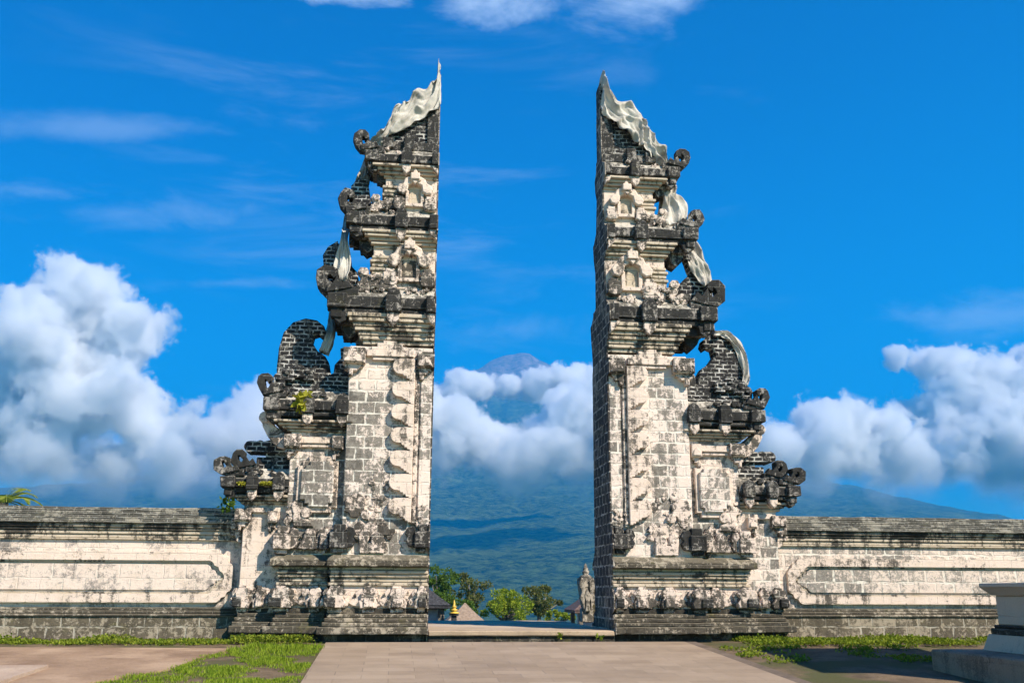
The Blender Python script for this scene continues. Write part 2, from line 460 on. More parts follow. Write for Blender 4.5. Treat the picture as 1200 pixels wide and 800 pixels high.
# ---------------------------------------------------------------- terrain
def H(x, y):
    near = .052 * (y + .5) if y < -.5 else 0.0
    if y < 5.5: return near
    r = math.hypot(x, y)
    a = min(1, (y - 5.5) / 5)
    h = -2.5 * a
    pts = ((10, -2.5), (30, -7), (80, -14), (200, -30), (500, -85), (1100, -185), (2000, -240), (3200, -215), (4500, -120), (6000, 0))
    if r <= pts[0][0]: base = h
    else:
        base = pts[-1][1]
        for (r0, h0), (r1, h1) in zip(pts, pts[1:]):
            if r <= r1:
                t = (math.log(r) - math.log(r0)) / (math.log(r1) - math.log(r0)); base = h0 + (h1 - h0) * t; break
    return base


PKX, PKY = W(604, 600, 12500 - DIST)[0], 12500.0


def HMv(x, y, h):
    """terrain height: valley, volcano and far ridge; h = valley floor height"""
    r = np.hypot(x, y)
    rp = np.hypot(x - PKX, y - PKY)
    cone = -420 + 3620 * np.exp(-rp / 4700)
    cone = np.where(rp < 900, np.minimum(cone, 3010 + .14 * (x - PKX)), cone)
    k = np.clip((r - 900) / 2600, 0, 1)
    ang = np.arctan2(x - PKX, y - PKY)
    gul = fbm(ang * 7, rp / 2600, .3, 6, .55) * np.minimum(1, rp / 900) * 110 * np.exp(-rp / 6000)
    h = np.where((r > 600) & (cone > h), h * (1 - k) + (cone + gul) * k, h)
    q = np.exp(-((x + 7000) / 3600) ** 2 - ((y - 11000) / 2200) ** 2) * 900
    h = h + np.where(r > 600, .8 * q * (1 + .1 * fbm(x / 900, y / 900, 0, 4)), 0)
    amp = np.minimum(30, r * .008)
    return h + fbm(x / 700, y / 700, 1.7, 5) * amp + fbm(x / 90, y / 90, 5, 3) * np.minimum(9, r * .004) * (r > 40)


def HM(x, y):
    return float(HMv(np.array([x]), np.array([y]), np.array([H(x, y)]))[0])


def forest_mat():
    m, g = new_mat('forested_slope')
    tc = g.node('ShaderNodeTexCoord').outputs['Object']
    flat = g.vm('MULTIPLY', tc, (1, 1, 1))
    field = g.noise(g.vm('MULTIPLY', flat, (1, 1.6, 1)), .0022, 8, .68)
    tr = g.node('ShaderNodeTexVoronoi', {'Vector': flat, 'Scale': .045}).outputs['Distance']
    tr2 = g.noise(flat, .02, 8, .75)
    col = g.mix(g.sm(tr2, .35, .65), (.010, .024, .008), (.17, .24, .07))
    col = g.mix(g.m('MULTIPLY', g.sm(field, .5, .66), .42), col, (.30, .38, .13))
    z = g.node('ShaderNodeSeparateXYZ', {0: tc}).outputs[2]
    rock = g.sm(g.m('ADD', z, g.m('MULTIPLY', g.noise(flat, .004, 6, .7), 500)), 2250, 2700)
    rk = g.mix(g.sm(g.noise(flat, .012, 7, .75), .35, .65), (.16, .13, .12), (.46, .38, .34))
    col = g.mix(rock, col, rk)
    hgt = g.m('SUBTRACT', g.m('MULTIPLY', tr2, 14), g.m('MULTIPLY', tr, .5))
    finish(g, col, 1.0, hgt, 1.0, 3.0, {'Specular IOR Level': 0.0})
    return m


def build_terrain():
    # near ground
    xs = [-60, -40, -25] + [(-15 + .75 * i) for i in range(49)] + [30, 45, 60]
    ys = [-45, -30, -20] + [(-14 + .5 * i) for i in range(40)] + [6.5, 8, 10, 13, 18, 25, 35, 50]
    V, Fc = [], []
    for y in ys:
        for x in xs:
            z = H(x, y)
            on = -1.2 < x < 5.2
            if y < 5.5 and not on: z += .018 * mn.fractal(Vector((x * .9, y * .9, 0)), 1, 2, 3) - .012
            elif on: z -= .03
            V.append((x, y, z))
    n = len(xs)
    for j in range(len(ys) - 1):
        for i in range(n - 1): Fc.append((j * n + i, j * n + i + 1, (j + 1) * n + i + 1, (j + 1) * n + i))
    me = bpy.data.meshes.new('ground'); me.from_pydata(V, [], Fc)
    tag(link('ground', me, M['soil'], smooth=True), kind='structure')
    # hills, valley and the volcano: polar sheet
    R_ = [42 * (19000 / 42) ** (i / 330) for i in range(331)]
    A_ = [math.radians(-58 + 130 * j / 420) for j in range(421)]
    X_ = np.array([[r * math.sin(a) for a in A_] for r in R_]).ravel(); Y_ = np.array([[r * math.cos(a) for a in A_] for r in R_]).ravel()
    hr = np.array([[H(0, r)] * len(A_) for r in R_]).ravel()
    Z_ = HMv(X_, Y_, hr) - np.where(np.hypot(X_, Y_) < 60, .6, 0)
    V = np.stack([X_, Y_, Z_], 1).tolist(); Fc = []
    n = len(A_)
    for j in range(len(R_) - 1):
        for i in range(n - 1): Fc.append((j * n + i, j * n + i + 1, (j + 1) * n + i + 1, (j + 1) * n + i))
    me = bpy.data.meshes.new('hills'); me.from_pydata(V, [], Fc)
    tag(link('hills', me, forest_mat(), smooth=True), kind='structure')


build_terrain()


# ---------------------------------------------------------------- clouds
def cloud_mat(puffs, dens, seed, z0, amp=3.2):
    """cumulus density: union of soft puffs (x, y, z, r in object space) eroded by fractal noise"""
    m, g = new_mat('cumulus_vapour')
    tc = g.node('ShaderNodeTexCoord').outputs['Object']
    f = None
    for x, y, z, r in puffs:
        d = g.vm('MULTIPLY', g.vm('SUBTRACT', tc, (x, y, z)), (1 / r, .85 / r, 1.12 / r))
        q = g.node('ShaderNodeVectorMath', {0: d}, operation='LENGTH').outputs['Value']
        q = g.m('SUBTRACT', 1.0, q)
        f = q if f is None else g.m('SMOOTH_MAX', f, q, .25)
    n = g.noise(g.vm('ADD', tc, (seed * 900.0, 0, 0)), .0058, 10, .66, .2)
    n2 = g.noise(g.vm('ADD', tc, (seed * 500.0, 40, 0)), .0015, 3, .5)
    v = g.m('ADD', f, g.m('MULTIPLY', g.m('SUBTRACT', n, .5), amp))
    v = g.m('ADD', v, g.m('MULTIPLY', g.m('SUBTRACT', n2, .5), 1.0))
    z = g.node('ShaderNodeSeparateXYZ', {0: tc}).outputs[2]
    base = g.sm(z, z0, z0 + 245, .10, 1.0)      # the cloud base thins out towards the ground
    wid = g.sm(z, z0, z0 + 370, .55, .20)
    rho = g.sm(g.m('DIVIDE', g.m('SUBTRACT', v, .16), wid), 0.0, 1.0, 0.0, dens)
    vol = g.node('ShaderNodeVolumePrincipled', {'Color': (1, 1, 1, 1), 'Density': g.m('MULTIPLY', base, rho), 'Anisotropy': 0.0})
    g.l.new(vol.outputs[0], g.out.inputs['Volume'])
    m.cycles.volume_step_rate = .6
    return m


def cloud(label, Y, puffs, seed, group='cumulus clouds round the volcano', flat=.8, dens=.038, base_py=575, amp=3.2):
    Y *= .74
    rnd = random.Random(seed)
    k = (Y + DIST) / F
    cx, cz = W(puffs[0][0], puffs[0][1], Y)
    P = []
    for px, py, rr in puffs:
        x, z = W(px, py, Y)
        P.append((x - cx, rnd.uniform(-.5, .5) * rr * k, z - cz, rr * k * 1.18))
    b = bmesh.new()
    for x, y, z, r in P:
        bmesh.ops.create_icosphere(b, subdivisions=2, radius=r * 1.38, matrix=Matrix.Translation((x, y, z)) @ Matrix.Diagonal((1, 1.1, .95, 1)))
    me = bpy.data.meshes.new('raw'); b.to_mesh(me); b.free()
    o = bpy.data.objects.new('raw', me); COL.objects.link(o)
    md = o.modifiers.new('r', 'REMESH'); md.mode = 'VOXEL'; md.voxel_size = 45
    dg = bpy.context.evaluated_depsgraph_get(); dg.update()
    me2 = bpy.data.meshes.new_from_object(o.evaluated_get(dg), depsgraph=dg)
    bpy.data.objects.remove(o)
    me2.materials.clear(); me2.name = 'cumulus_cloud'
    z0 = W(puffs[0][0], base_py, Y)[1] - cz
    o = link('cumulus_cloud', me2, cloud_mat(P, dens, seed, z0, amp), smooth=True, loc=(cx, Y, cz))
    return tag(o, label, 'cloud', group)


CLOUDS = True
if CLOUDS:
    cloud('tall billowing white cumulus cloud above the left wall', 5200,
          [(100, 342, 44), (55, 352, 34), (145, 390, 44), (60, 415, 62), (10, 430, 55), (100, 470, 62), (20, 495, 58), (165, 500, 42), (205, 528, 40), (60, 545, 50), (130, 545, 50), (200, 560, 34), (-60, 470, 70)], 1)
    cloud('low faint cloud bank just left of the left gate half', 6200,
          [(275, 512, 44), (305, 482, 34), (240, 525, 40), (330, 530, 44), (380, 520, 44)], 2, dens=.02)
    cloud('thick white cloud bank filling the gap between the gate halves', 5600,
          [(533, 484, 33), (505, 484, 33), (465, 500, 48), (565, 514, 33), (525, 530, 48), (582, 535, 46), (600, 555, 42), (642, 514, 36), (675, 492, 40), (632, 538, 46), (685, 540, 48), (725, 505, 48)], 3)
    cloud('flat white cloud capping the volcano just below its summit', 6800,
          [(562, 456, 21), (532, 457, 22), (505, 464, 22), (594, 457, 19), (626, 455, 21), (657, 450, 25), (692, 449, 29), (732, 452, 32)], 4, dens=.06, base_py=500, amp=3.6)
    cloud('puffy white cumulus cloud just right of the right gate half', 5200,
          [(970, 500, 40), (935, 522, 36), (1010, 492, 36), (1048, 506, 44), (1000, 538, 48), (1068, 538, 46), (900, 530, 40), (960, 550, 38), (1040, 565, 36)], 5)
    cloud('large white and grey cumulus cloud at the far right edge', 6000,
          [(1090, 425, 28), (1050, 416, 17), (1125, 432, 34), (1170, 442, 36), (1210, 430, 40), (1150, 482, 48), (1200, 500, 54), (1105, 478, 42), (1170, 538, 50), (1240, 550, 54), (1112, 535, 46)], 6)

    cloud('faint pale vapour bank low behind the left wall', 7000, [(120, 556, 60), (0, 556, 66), (230, 556, 56), (330, 560, 50)], 7, dens=.0045, base_py=585, amp=2.0)
    cloud('faint pale vapour bank low behind the right wall', 7200, [(1060, 562, 54), (950, 560, 48), (1170, 565, 60)], 8, dens=.0045, base_py=590, amp=2.0)


# ---------------------------------------------------------------- haze
def build_haze():
    b = MB(jit=0)
    b.box(-15500, 19500, -400, 19600, -900, 3500, res=0, bev=0)
    m, g = new_mat('blue_air_haze')
    v = g.node('ShaderNodeVolumePrincipled', {'Color': (.02, .475, 1.0, 1), 'Density': 1.02e-4, 'Anisotropy': .1})
    g.l.new(v.outputs[0], g.out.inputs['Volume'])
    tag(b.build('haze', m), kind='stuff')


build_haze()

# ---------------------------------------------------------------- the split gate
XL, XR = .578, 3.589


def traced(pts, Y, side):
    """outline measured on the plane y = Y, in (u, z)"""
    out = []
    for px, py in pts:
        x, z = W(px, py, Y)
        out.append(((x - XR) if side > 0 else (XL - x), z))
    return out


CREST = traced([(806, 470), (807, 456), (815, 453), (817, 440), (821, 433), (829, 428), (835, 419), (833, 411), (828, 409), (824, 412), (820.5, 407), (822, 400), (830, 394), (842, 392.5), (855, 398), (865, 410), (870, 427), (872, 450), (872, 470)], .55, 1)
FIN_R = traced([(780, 356), (790, 342), (797, 332), (808, 322), (803, 312), (799, 302), (805, 301), (813, 312), (821, 325), (830, 337), (832, 360), (780, 362)], .45, 1)
FIN_L = traced([(380, 316), (379, 302), (385, 292), (396, 285), (401, 296), (410, 312), (419, 322), (421, 332), (428, 345), (384, 350), (374, 340), (374, 331)], .45, -1)
FINB_L = traced([(411, 230), (412, 220), (420, 211), (430, 212), (433, 225), (435, 240), (443, 243), (446, 256), (412, 256)], .35, -1)
FINB_R = traced([(778, 264), (782, 250), (790, 238), (797, 245), (801, 262), (803, 270), (778, 270)], .35, 1)


def split_gate(side, label):
    X0 = XL if side < 0 else XR
    org = Vector((X0, .6, 0))
    root = empty('split_gate', org, label, 'temple gate')
    xf = lambda p: Vector((X0 + side * p[0], p[1], p[2]))
    rnd = random.Random(11 if side < 0 else 23)

    def mb(jit=.009): return MB(xf, org, jit)

    def part(b, name, mat, parent=root): return b.build(name, M[mat], parent)

    L = side < 0
    # ------------- stepped base: three bays (u1, y front, y back)
    bays = [(0, 1.60, 0.0, 1.35), (1.60, 2.42, .2, 1.15), (2.42, 3.02, .34, .98)]
    b = mb()
    b.box(0, 1.62, -.08, 1.5, -.12, .10); b.box(1.6, 2.45, .12, 1.25, -.1, .12); b.box(2.42, 3.0, .26, 1.05, -.1, .12)
    part(b, 'foundation', 'grime_and_shade')
    b = mb()
    e3 = 3.16 if side > 0 else 3.08
    b.box(0, 1.70, -.26, 1.62, .11, .22); b.box(1.66, 2.55, -.02, 1.4, .115, .225); b.box(2.5, e3, .14, 1.2, .12, .23)
    part(b, 'base_slab', 'ledge')
    b = mb()
    for k, (dz, o) in enumerate(((.225, .19), (.29, .15), (.355, .11))):
        z1 = dz + .062
        b.box(0, 1.63 - .03 * k, -o, 1.5, dz, z1); b.box(1.6, 2.44 - .03 * k, .2 - o + .02, 1.3, dz, z1); b.box(2.4, 3.04 - .03 * k, .34 - o + .02, 1.12, dz, z1)
    part(b, 'base_courses', 'ledge')
    # recess behind the carved feet
    b = mb()
    for i, (a, c, yf, yb) in enumerate(bays):
        b.box(max(0, a - .01), c - .06, yf, yb, .40, 1.15 - .004 * i)
    part(b, 'base_core', 'cream')
    # carved foot blocks
    foot_row = [(0, .20, .0, .17), (.34, .62, .0, .12), (.80, 1.06, .0, .12), (1.30, 1.60, .0, .20), (1.66, 1.9, .2, .13), (2.14, 2.46, .2, .19), (2.58, 2.74, .34, .12), (2.80, 3.04, .34, .16)]
    for i, (a, c, yf, o) in enumerate(foot_row):
        b = mb(.012)
        w = c - a
        nxt = foot_row[i + 1][0] if i + 1 < len(foot_row) and foot_row[i + 1][2] == yf else c + .1
        # tall scrolled block with an S-shaped flank running to its neighbour
        b.prism([(a, .50), (c, .50), (c + .02, .60), (c - .03, .66), (c - .01, .72), (c - .06, .80), (a + .05, .81), (a - .01 if a > .05 else a, .74), (a + .03, .66), (a - .02 if a > .05 else a, .58)], yf - o, yf + .1, .012)
        g2 = max(.04, nxt - c)
        b.prism([(c - .03, .52), (c + g2 * .45, .53), (c + g2 * .75, .58), (c + g2 * .55, .64), (c + g2 * .25, .66), (c + g2 * .35, .73), (c + g2 * .1, .79), (c - .03, .80)], yf - o * .55, yf + .08, .01)
        if a > .1: b.prism([(a + .03, .51), (a - .06, .54), (a - .07, .60), (a - .03, .64), (a - .06, .70), (a - .03, .77), (a + .03, .79)], yf - o * .45, yf + .08, .01)
        b.box(a + .04, c - .04, yf - o * .5, yf + .1, .43, .5)
        b.prism([(a + w * .25, .80), (a + w * .3, .84), (a + w * .75, .84), (a + w * .8, .80)], yf - o * .6, yf + .05, .008)
        foot = part(b, 'carved_foot', 'carved')
        b = mb(.010)
        cw = min(.2, w * .62)
        x0_ = c - cw + .02 if i in (3, 5, 7) else a + w * .15
        b.box(x0_, x0_ + cw, yf - o - .035, yf - o + .05, .515, .66)
        part(b, 'foot_block', 'dark' if i in (0, 3, 5, 7) else 'carved', foot)
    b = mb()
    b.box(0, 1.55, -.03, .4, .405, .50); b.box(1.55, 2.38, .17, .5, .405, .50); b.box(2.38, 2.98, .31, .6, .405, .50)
    part(b, 'painted_recess_shade', 'grime_and_shade')  # dark strip put in as the shade under the overhang
    # mouldings under the ledge
    b = mb(.004)
    for i, (a, c, yf, yb) in enumerate(bays[:2]):
        a = max(0, a - .02)
        for z0, z1, o, e in ((.84, .89, .05, .0), (.90, .965, .02, -.04), (.97, 1.02, .06, -.02), (1.025, 1.08, .09, .0), (1.085, 1.13, .05, -.02)):
            b.box(a, c + e - .02, yf - o, yb + o, z0 + .002 * i, z1 + .002 * i, res=.2)
    part(b, 'base_moulding', 'mould')
    b = mb()
    b.box(0, 1.60, -.19, 1.52, 1.135, 1.24); b.box(1.58, 2.50, .02, 1.3, 1.14, 1.243)
    b.frustum((0, 1.59, -.18, 1.5), 1.24, (0, 1.5, -.06, 1.42), 1.32); b.frustum((1.5, 2.49, .03, 1.28), 1.243, (1.4, 2.40, .14, 1.2), 1.322)
    part(b, 'base_ledge', 'ledge')
    # ------------- main shaft
    b = mb(.006)
    b.box(0, 1.40, .0, 1.3, 1.3, 4.75, res=.2)
    part(b, 'shaft', 'shaft')
    b = mb(.006)
    b.box(0, .20, -.035, .4, 1.75, 4.36, res=.2)
    part(b, 'corner_strip', 'shaft')
    b = mb(.005); b.box(.225, .30, -.05, .1, 1.8, 4.55, res=.2); part(b, 'panel_border', 'carved')
    # vertical column of wave scrolls
    nsc = 7
    for k in range(nsc):
        z = 2.02 + k * .385
        b = mb(.007); r = .135
        p = [(.30, z + .20), (.42, z + .205)] + arc(.545, z + .07, r, 100, -95, 9) + [(.50, z - .07), (.485, z - .10), (.45, z - .10), (.44, z - .135), (.405, z - .135), (.395, z - .165), (.36, z - .165), (.35, z - .185), (.30, z - .19)]
        b.prism(p, -.11, .04, .010)
        part(b, 'wave_scroll', 'cream')
    if not L:
        pass
    # medallions and low carvings on the shaft
    b = mb(.006)
    b.prism([(1.02, 2.0)] + arc(1.2, 2.12, .17, 200, -20, 12) + [(1.38, 2.0), (1.30, 1.97), (1.27, 1.90), (1.15, 1.90), (1.12, 1.97)], -.06, .05, .015)
    part(b, 'medallion', 'carved')
    b = mb(.008)
    b.prism([(.62, 1.62), (.66, 1.80), (.74, 1.86), (.80, 1.80), (.92, 1.88), (1.02, 1.80), (1.12, 1.88), (1.2, 1.78), (1.24, 1.62)], -.05, .05, .015)
    b.prism([(.72, 1.34), (.72, 1.56)] + arc(.82, 1.58, .1, 180, 0, 8) + [(.92, 1.50), (.98, 1.50)] + arc(1.04, 1.6, .09, 200, -10, 8) + [(1.10, 1.34)], -.09, .05, .015)
    b.prism(arc(1.02, 1.95, .08, 0, 340, 10), -.07, .02, .01)
    part(b, 'leaf_carving', 'carved')
    # corner blocks above the ledge
    for (u0, u1, yf, zz) in ((1.30, 1.58, 0.0, 1.42), (0.0, .24, 0.0, 1.44), (2.20, 2.48, .18, 1.40), (1.60, 1.74, .18, 1.40)):
        b = mb(.012)
        b.box(u0, u1, yf - .17, yf + .1, zz, zz + .25)
        b.box(u0 + .03, u1 - .06, yf - .12, yf + .1, zz + .25, zz + .37)
        b.prism([(u0 + .02, zz), (u0 - .09, zz + .02), (u0 - .13, zz + .10), (u0 - .10, zz + .16), (u0 - .14, zz + .22), (u0 - .10, zz + .32), (u0 - .02, zz + .34), (u0 + .02, zz + .30)] if u0 > 0 else
                [(u1 - .02, zz), (u1 + .09, zz + .02), (u1 + .13, zz + .10), (u1 + .10, zz + .16), (u1 + .14, zz + .22), (u1 + .10, zz + .32), (u1 + .02, zz + .34), (u1 - .02, zz + .30)], yf - .12, yf + .06)
        b.box(u0 + .05, u1 - .03, yf - .10, yf + .1, zz - .07, zz)
        part(b, 'corner_block', 'dark' if u0 in (1.30, 0.0) else 'carved')

    # ------------- capital consoles
    def console(u0, u1, z, yf, s=1.0, name='capital_block', mat='carved'):
        b = mb(.01); w = u1 - u0; c = (u0 + u1) / 2
        b.box(u0, u1, yf - .17 * s, yf + .12, z, z + .27 * s)
        b.prism([(u0 + .04, z + .02), (u0 + .04, z - .05 * s), (u0 + .10 * w + .05, z - .05 * s), (c - .04, z - .12 * s), (c + .02, z - .12 * s), (c + .03, z - .20 * s), (c + .09 * s, z - .20 * s), (c + .1 * s, z - .11 * s), (u1 - .03, z - .1 * s), (u1 - .03, z + .02)], yf - .11 * s, yf + .08)
        b.prism([(u0 + .02, z + .06 * s), (c - .05, z + .14 * s), (c, z + .2 * s), (c + .05, z + .14 * s), (u1 - .02, z + .06 * s), (u1 - .02, z + .02), (u0 + .02, z + .02)], yf - .205 * s, yf - .15 * s, .01)
        part(b, name, mat)
    console(1.13, 1.50, 4.42, 0.0)
    console(0.0, .27, 4.38, 0.0)
    console(2.12, 2.40, 3.02, .17, .85); console(1.44, 1.62, 3.0, .17, .85)
    console(2.86, 3.12, 1.84, .31, .75); console(2.44, 2.60, 1.82, .31, .7)
    # white lintel and stepped hood over the panel
    b = mb(.005)
    b.box(.33, 1.12, -.10, .05, 4.56, 4.68, res=.2); b.box(.42, 1.02, -.07, .05, 4.50, 4.56, res=.2)
    b.prism([(.36, 4.68), (.45, 4.68), (.45, 4.74), (.52, 4.74), (.52, 4.80), (.62, 4.80), (.62, 4.84), (.85, 4.84), (.85, 4.80), (.95, 4.80), (.95, 4.74), (1.04, 4.74), (1.04, 4.68)], -.075, .05)
    part(b, 'panel_lintel', 'cream')

    # ------------- stepped mouldings carrying each cornice
    def mouldings(u, yf, yb, z0, z1, n, grow, mat='mould'):
        b = mb(.004)
        h = (z1 - z0) / n
        for k in range(n):
            g = grow * ((k + 1) / n) ** 1.15 + (.018 if k % 2 else 0)
            b.box(0, u + g, yf - g * .75, yb + g * .5, z0 + k * h + .002, z0 + (k + 1) * h - (.006 if k % 2 else .0), res=.22, bev=.01)
        part(b, 'moulding', mat)

    def cornice(u, yf, yb, z1, corb, hor=1.0, s=1.0, mat='dark', u_in=0.0, cut=False):
        """u: outer end; z1: top of slab"""
        b = mb(.014)
        b.box(u_in, u - .05, yf + .02, yb, z1 - .19 * s, z1)
        b.box(u_in, u - .09, yf + .055, yb - .03, z1 - .30 * s, z1 - .20 * s)
        b.box(u_in, u - .22, yf + .14, yb - .1, z1 - .44 * s, z1 - .30 * s)
        c = part(b, 'cornice_slab', mat)
        # corner blocks
        b = mb(.014)
        b.box(u - .30 * s, u, yf - .05, yf + .26, z1 - .21 * s, z1 + .03)
        b.box(u - .24 * s, u - .06, yf - .0, yf + .2, z1 - .37 * s, z1 - .22 * s)
        b.prism([(u - .25 * s, z1 - .22 * s), (u - .34 * s, z1 - .30 * s), (u - .30 * s, z1 - .42 * s), (u - .2 * s, z1 - .46 * s), (u - .12 * s, z1 - .40 * s), (u - .08 * s, z1 - .22 * s)], yf + .03, yf + .2)
        part(b, 'cornice_corner', mat)
        b = mb(.014)
        b.box(u - .26 * s, u - .01, yb - .22, yb + .05, z1 - .22 * s, z1 + .02)
        part(b, 'cornice_corner', mat)
        for cu in corb:
            b = mb(.01)
            w = .125 * s
            a0 = max(u_in, cu - w); a1 = cu + w
            b.box(a0, a1, yf - .09, yf + .15, z1 - .26 * s, z1 + .02)
            if cu > u_in + .05:
                b.prism([(cu - w * .95, z1 + .015), (cu - w * .7, z1 + .10 * s), (cu, z1 + .15 * s), (cu + w * .7, z1 + .10 * s), (cu + w * .95, z1 + .015)], yf - .07, yf + .08)
            q = part(b, 'corbel', mat)
            b = mb(.008)
            w *= .8
            if cu > u_in + .05:
                b.prism([(cu - w, z1 - .265 * s), (cu - w, z1 - .38 * s), (cu - w * .6, z1 - .44 * s), (cu, z1 - .50 * s), (cu + w * .6, z1 - .44 * s), (cu + w, z1 - .38 * s), (cu + w, z1 - .265 * s)], yf - .045, yf + .15)
            else:
                b.prism([(a0, z1 - .265 * s), (a0, z1 - .47 * s), (a0 + w * .9, z1 - .40 * s), (a0 + w * 1.7, z1 - .265 * s)], yf - .045, yf + .15)
            part(b, 'pendant', 'carved', q)

    def sloped_cap(u, yf, yb, z0, z1, uo, yo, mat='slope', uin=0.0):
        b = mb(.02)
        b.frustum((uin, u, yf, yb), z0, (uin, uo, yo, yb - .12), z1)
        part(b, 'sloped_cap', mat)

    def antefix(u, z, s=1.0, y0=-.05, th=.2, flip=1, mat='dark'):
        b = mb(.01)
        b.prism(curl(u, z, s, flip), y0, y0 + th, .008)
        b.prism([(u - .30 * s, z + .05 * s), (u - .22 * s, z + .17 * s), (u - .16 * s, z + .11 * s), (u - .08 * s, z + .22 * s), (u - .03 * s, z + .10 * s), (u + .06 * s, z + .06 * s), (u + .05 * s, z - .03 * s)], y0 - .03, y0 + th * .6, .006)
        part(b, 'corner_curl', mat)

    # cornice 1
    uc = 1.80 if L else 1.93
    mouldings(1.16, 0.0, 1.2, 4.78, 5.28, 7, .30)
    cornice(uc, -.22, 1.35, 5.57, (.70, 0.02, ), s=1.05)
    sloped_cap(uc - .12, -.18, 1.25, 5.57, 5.80, 1.2, .02)
    antefix(uc - .04, 5.66, 1.2 if L else 1.35, -.17, .24)
    # tier A
    b = mb(.006); b.box(0, 1.08, .03, .85, 5.6, 6.62, res=.2); part(b, 'tier_body', 'cream')

    def niche(cu, z0, yf, s):
        r = mb(.004)
        r.prism([(cu - .20 * s, z0 - .02), (cu - .20 * s, z0 + .34 * s), (cu - .13 * s, z0 + .34 * s), (cu - .13 * s, z0 + .05 * s), (cu + .13 * s, z0 + .05 * s), (cu + .13 * s, z0 + .34 * s), (cu + .20 * s, z0 + .34 * s), (cu + .20 * s, z0 - .02)], yf - .075, yf + .05, .006)
        nf = part(r, 'niche', 'cream')
        b = mb(.004); b.box(cu - .13 * s, cu + .13 * s, yf - .012, yf + .03, z0 + .05 * s, z0 + .40 * s, res=.3); part(b, 'niche_back', 'mould', nf)
        b = mb(.008)
        # hooded pediment: two drooping lobes, stepped cap
        for f in (-1, 1):
            b.prism([(cu + f * .02 * s, z0 + .50 * s), (cu + f * .14 * s, z0 + .44 * s), (cu + f * .17 * s, z0 + .30 * s), (cu + f * .26 * s, z0 + .24 * s), (cu + f * .36 * s, z0 + .27 * s), (cu + f * .40 * s, z0 + .37 * s), (cu + f * .34 * s, z0 + .46 * s),
                     (cu + f * .26 * s, z0 + .50 * s), (cu + f * .22 * s, z0 + .60 * s), (cu + f * .12 * s, z0 + .66 * s), (cu + f * .02 * s, z0 + .66 * s)], yf - .13, yf + .04, .02)
        part(b, 'niche_hood', 'cream', nf)
        b = mb(.008)
        b.box(cu - .10 * s, cu + .10 * s, yf - .20, yf + .04, z0 + .56 * s, z0 + .72 * s)
        b.prism([(cu - .13 * s, z0 + .56 * s), (cu - .05 * s, z0 + .52 * s), (cu, z0 + .46 * s), (cu + .05 * s, z0 + .52 * s), (cu + .13 * s, z0 + .56 * s)], yf - .17, yf + .02)
        b.prism([(cu - .06 * s, z0 + .72 * s), (cu - .03 * s, z0 + .80 * s), (cu, z0 + .86 * s), (cu + .03 * s, z0 + .80 * s), (cu + .06 * s, z0 + .72 * s)], yf - .15, yf + .02)
        part(b, 'niche_cap', 'cream', nf)
        for f in (-1, 1):
            b = mb(.012)
            e = cu + f * .34 * s
            if e - .12 * s < 0: e = .13 * s
            b.box(e - .12 * s, e + .12 * s, yf - .12, yf + .04, z0 - .02, z0 + .14 * s)
            b.box(e - .08 * s, e + .08 * s, yf - .08, yf + .04, z0 + .14 * s, z0 + .22 * s)
            b.prism([(e - .14 * s, z0 - .10 * s), (e - .05 * s, z0 - .14 * s), (e + .10 * s, z0 - .12 * s), (e + .15 * s, z0 - .02), (e + .05 * s, z0 + .02), (e - .12 * s, z0)], yf - .16, yf + .04)
            part(b, 'niche_bracket', 'carved', nf)
    niche(.46, 5.93, .03, .95)

    def leaf_console(u, z, yf, s=1.0, flip=1, mat='carved'):
        """small up-curling leaf bracket beside a tier"""
        b = mb(.012)
        pts = [(0, 0), (.16, -.02), (.26, .05), (.24, .14), (.30, .22), (.26, .30), (.16, .30), (.14, .2), (.06, .16), (.0, .22), (-.1, .18), (-.12, .06)]
        b.prism([(u + flip * a * s, z + c * s) for a, c in pts], yf, yf + .22, .02)
        b.prism(arc(u + flip * .18 * s, z + .22 * s, .07 * s, 0, 330, 8), yf - .03, yf + .02, .01)
        part(b, 'leaf_bracket', mat)
    leaf_console(1.02, 5.82, -.05, 1.05); leaf_console(.86, 5.74, -.12, .8, -1)
    # stepped corner of the tier
    b = mb(.005)
    for k in range(5): b.box(.80, 1.10 + .03 * (k % 2), .0 - .02 * (k % 2), .5, 6.02 + k * .075, 6.02 + k * .075 + .055, res=.3)
    part(b, 'tier_ribs', 'mould')
    # cornice 2
    mouldings(1.02, .03, .8, 6.50, 6.80, 5, .26)
    u2 = 1.56 if L else 1.67
    cornice(u2, -.16, 1.0, 7.06, (.62, 0.02), s=.92)
    sloped_cap(u2 - .12, -.12, .9, 7.06, 7.24, 1.05, .08)
    antefix(u2 - .04, 7.13, 1.0, -.12, .2)
    b = mb(.012); b.prism([(u2 - .34, 6.82), (u2 - .22, 6.66), (u2 - .27, 6.52), (u2 - .36, 6.42), (u2 - .46, 6.48), (u2 - .50, 6.62), (u2 - .58, 6.74), (u2 - .55, 6.84)], .05, .4); part(b, 'drop_bracket', 'dark')
    b = mb(.012); b.prism([(uc - .36, 5.30), (uc - .24, 5.14), (uc - .30, 5.0), (uc - .38, 4.90), (uc - .50, 4.98), (uc - .55, 5.10), (uc - .64, 5.2), (uc - .6, 5.3)], .05, .45); part(b, 'drop_bracket', 'dark')
    # tier B
    b = mb(.006); b.box(0, .92, .07, .62, 7.1, 7.96, res=.2); part(b, 'tier_body', 'cream')
    niche(.40, 7.33, .07, .80)
    leaf_console(.90, 7.24, .0, .9)
    b = mb(.005)
    for k in range(4): b.box(.70, .94 + .03 * (k % 2), .05 - .02 * (k % 2), .4, 7.42 + k * .075, 7.42 + k * .075 + .055, res=.3)
    part(b, 'tier_ribs', 'mould')
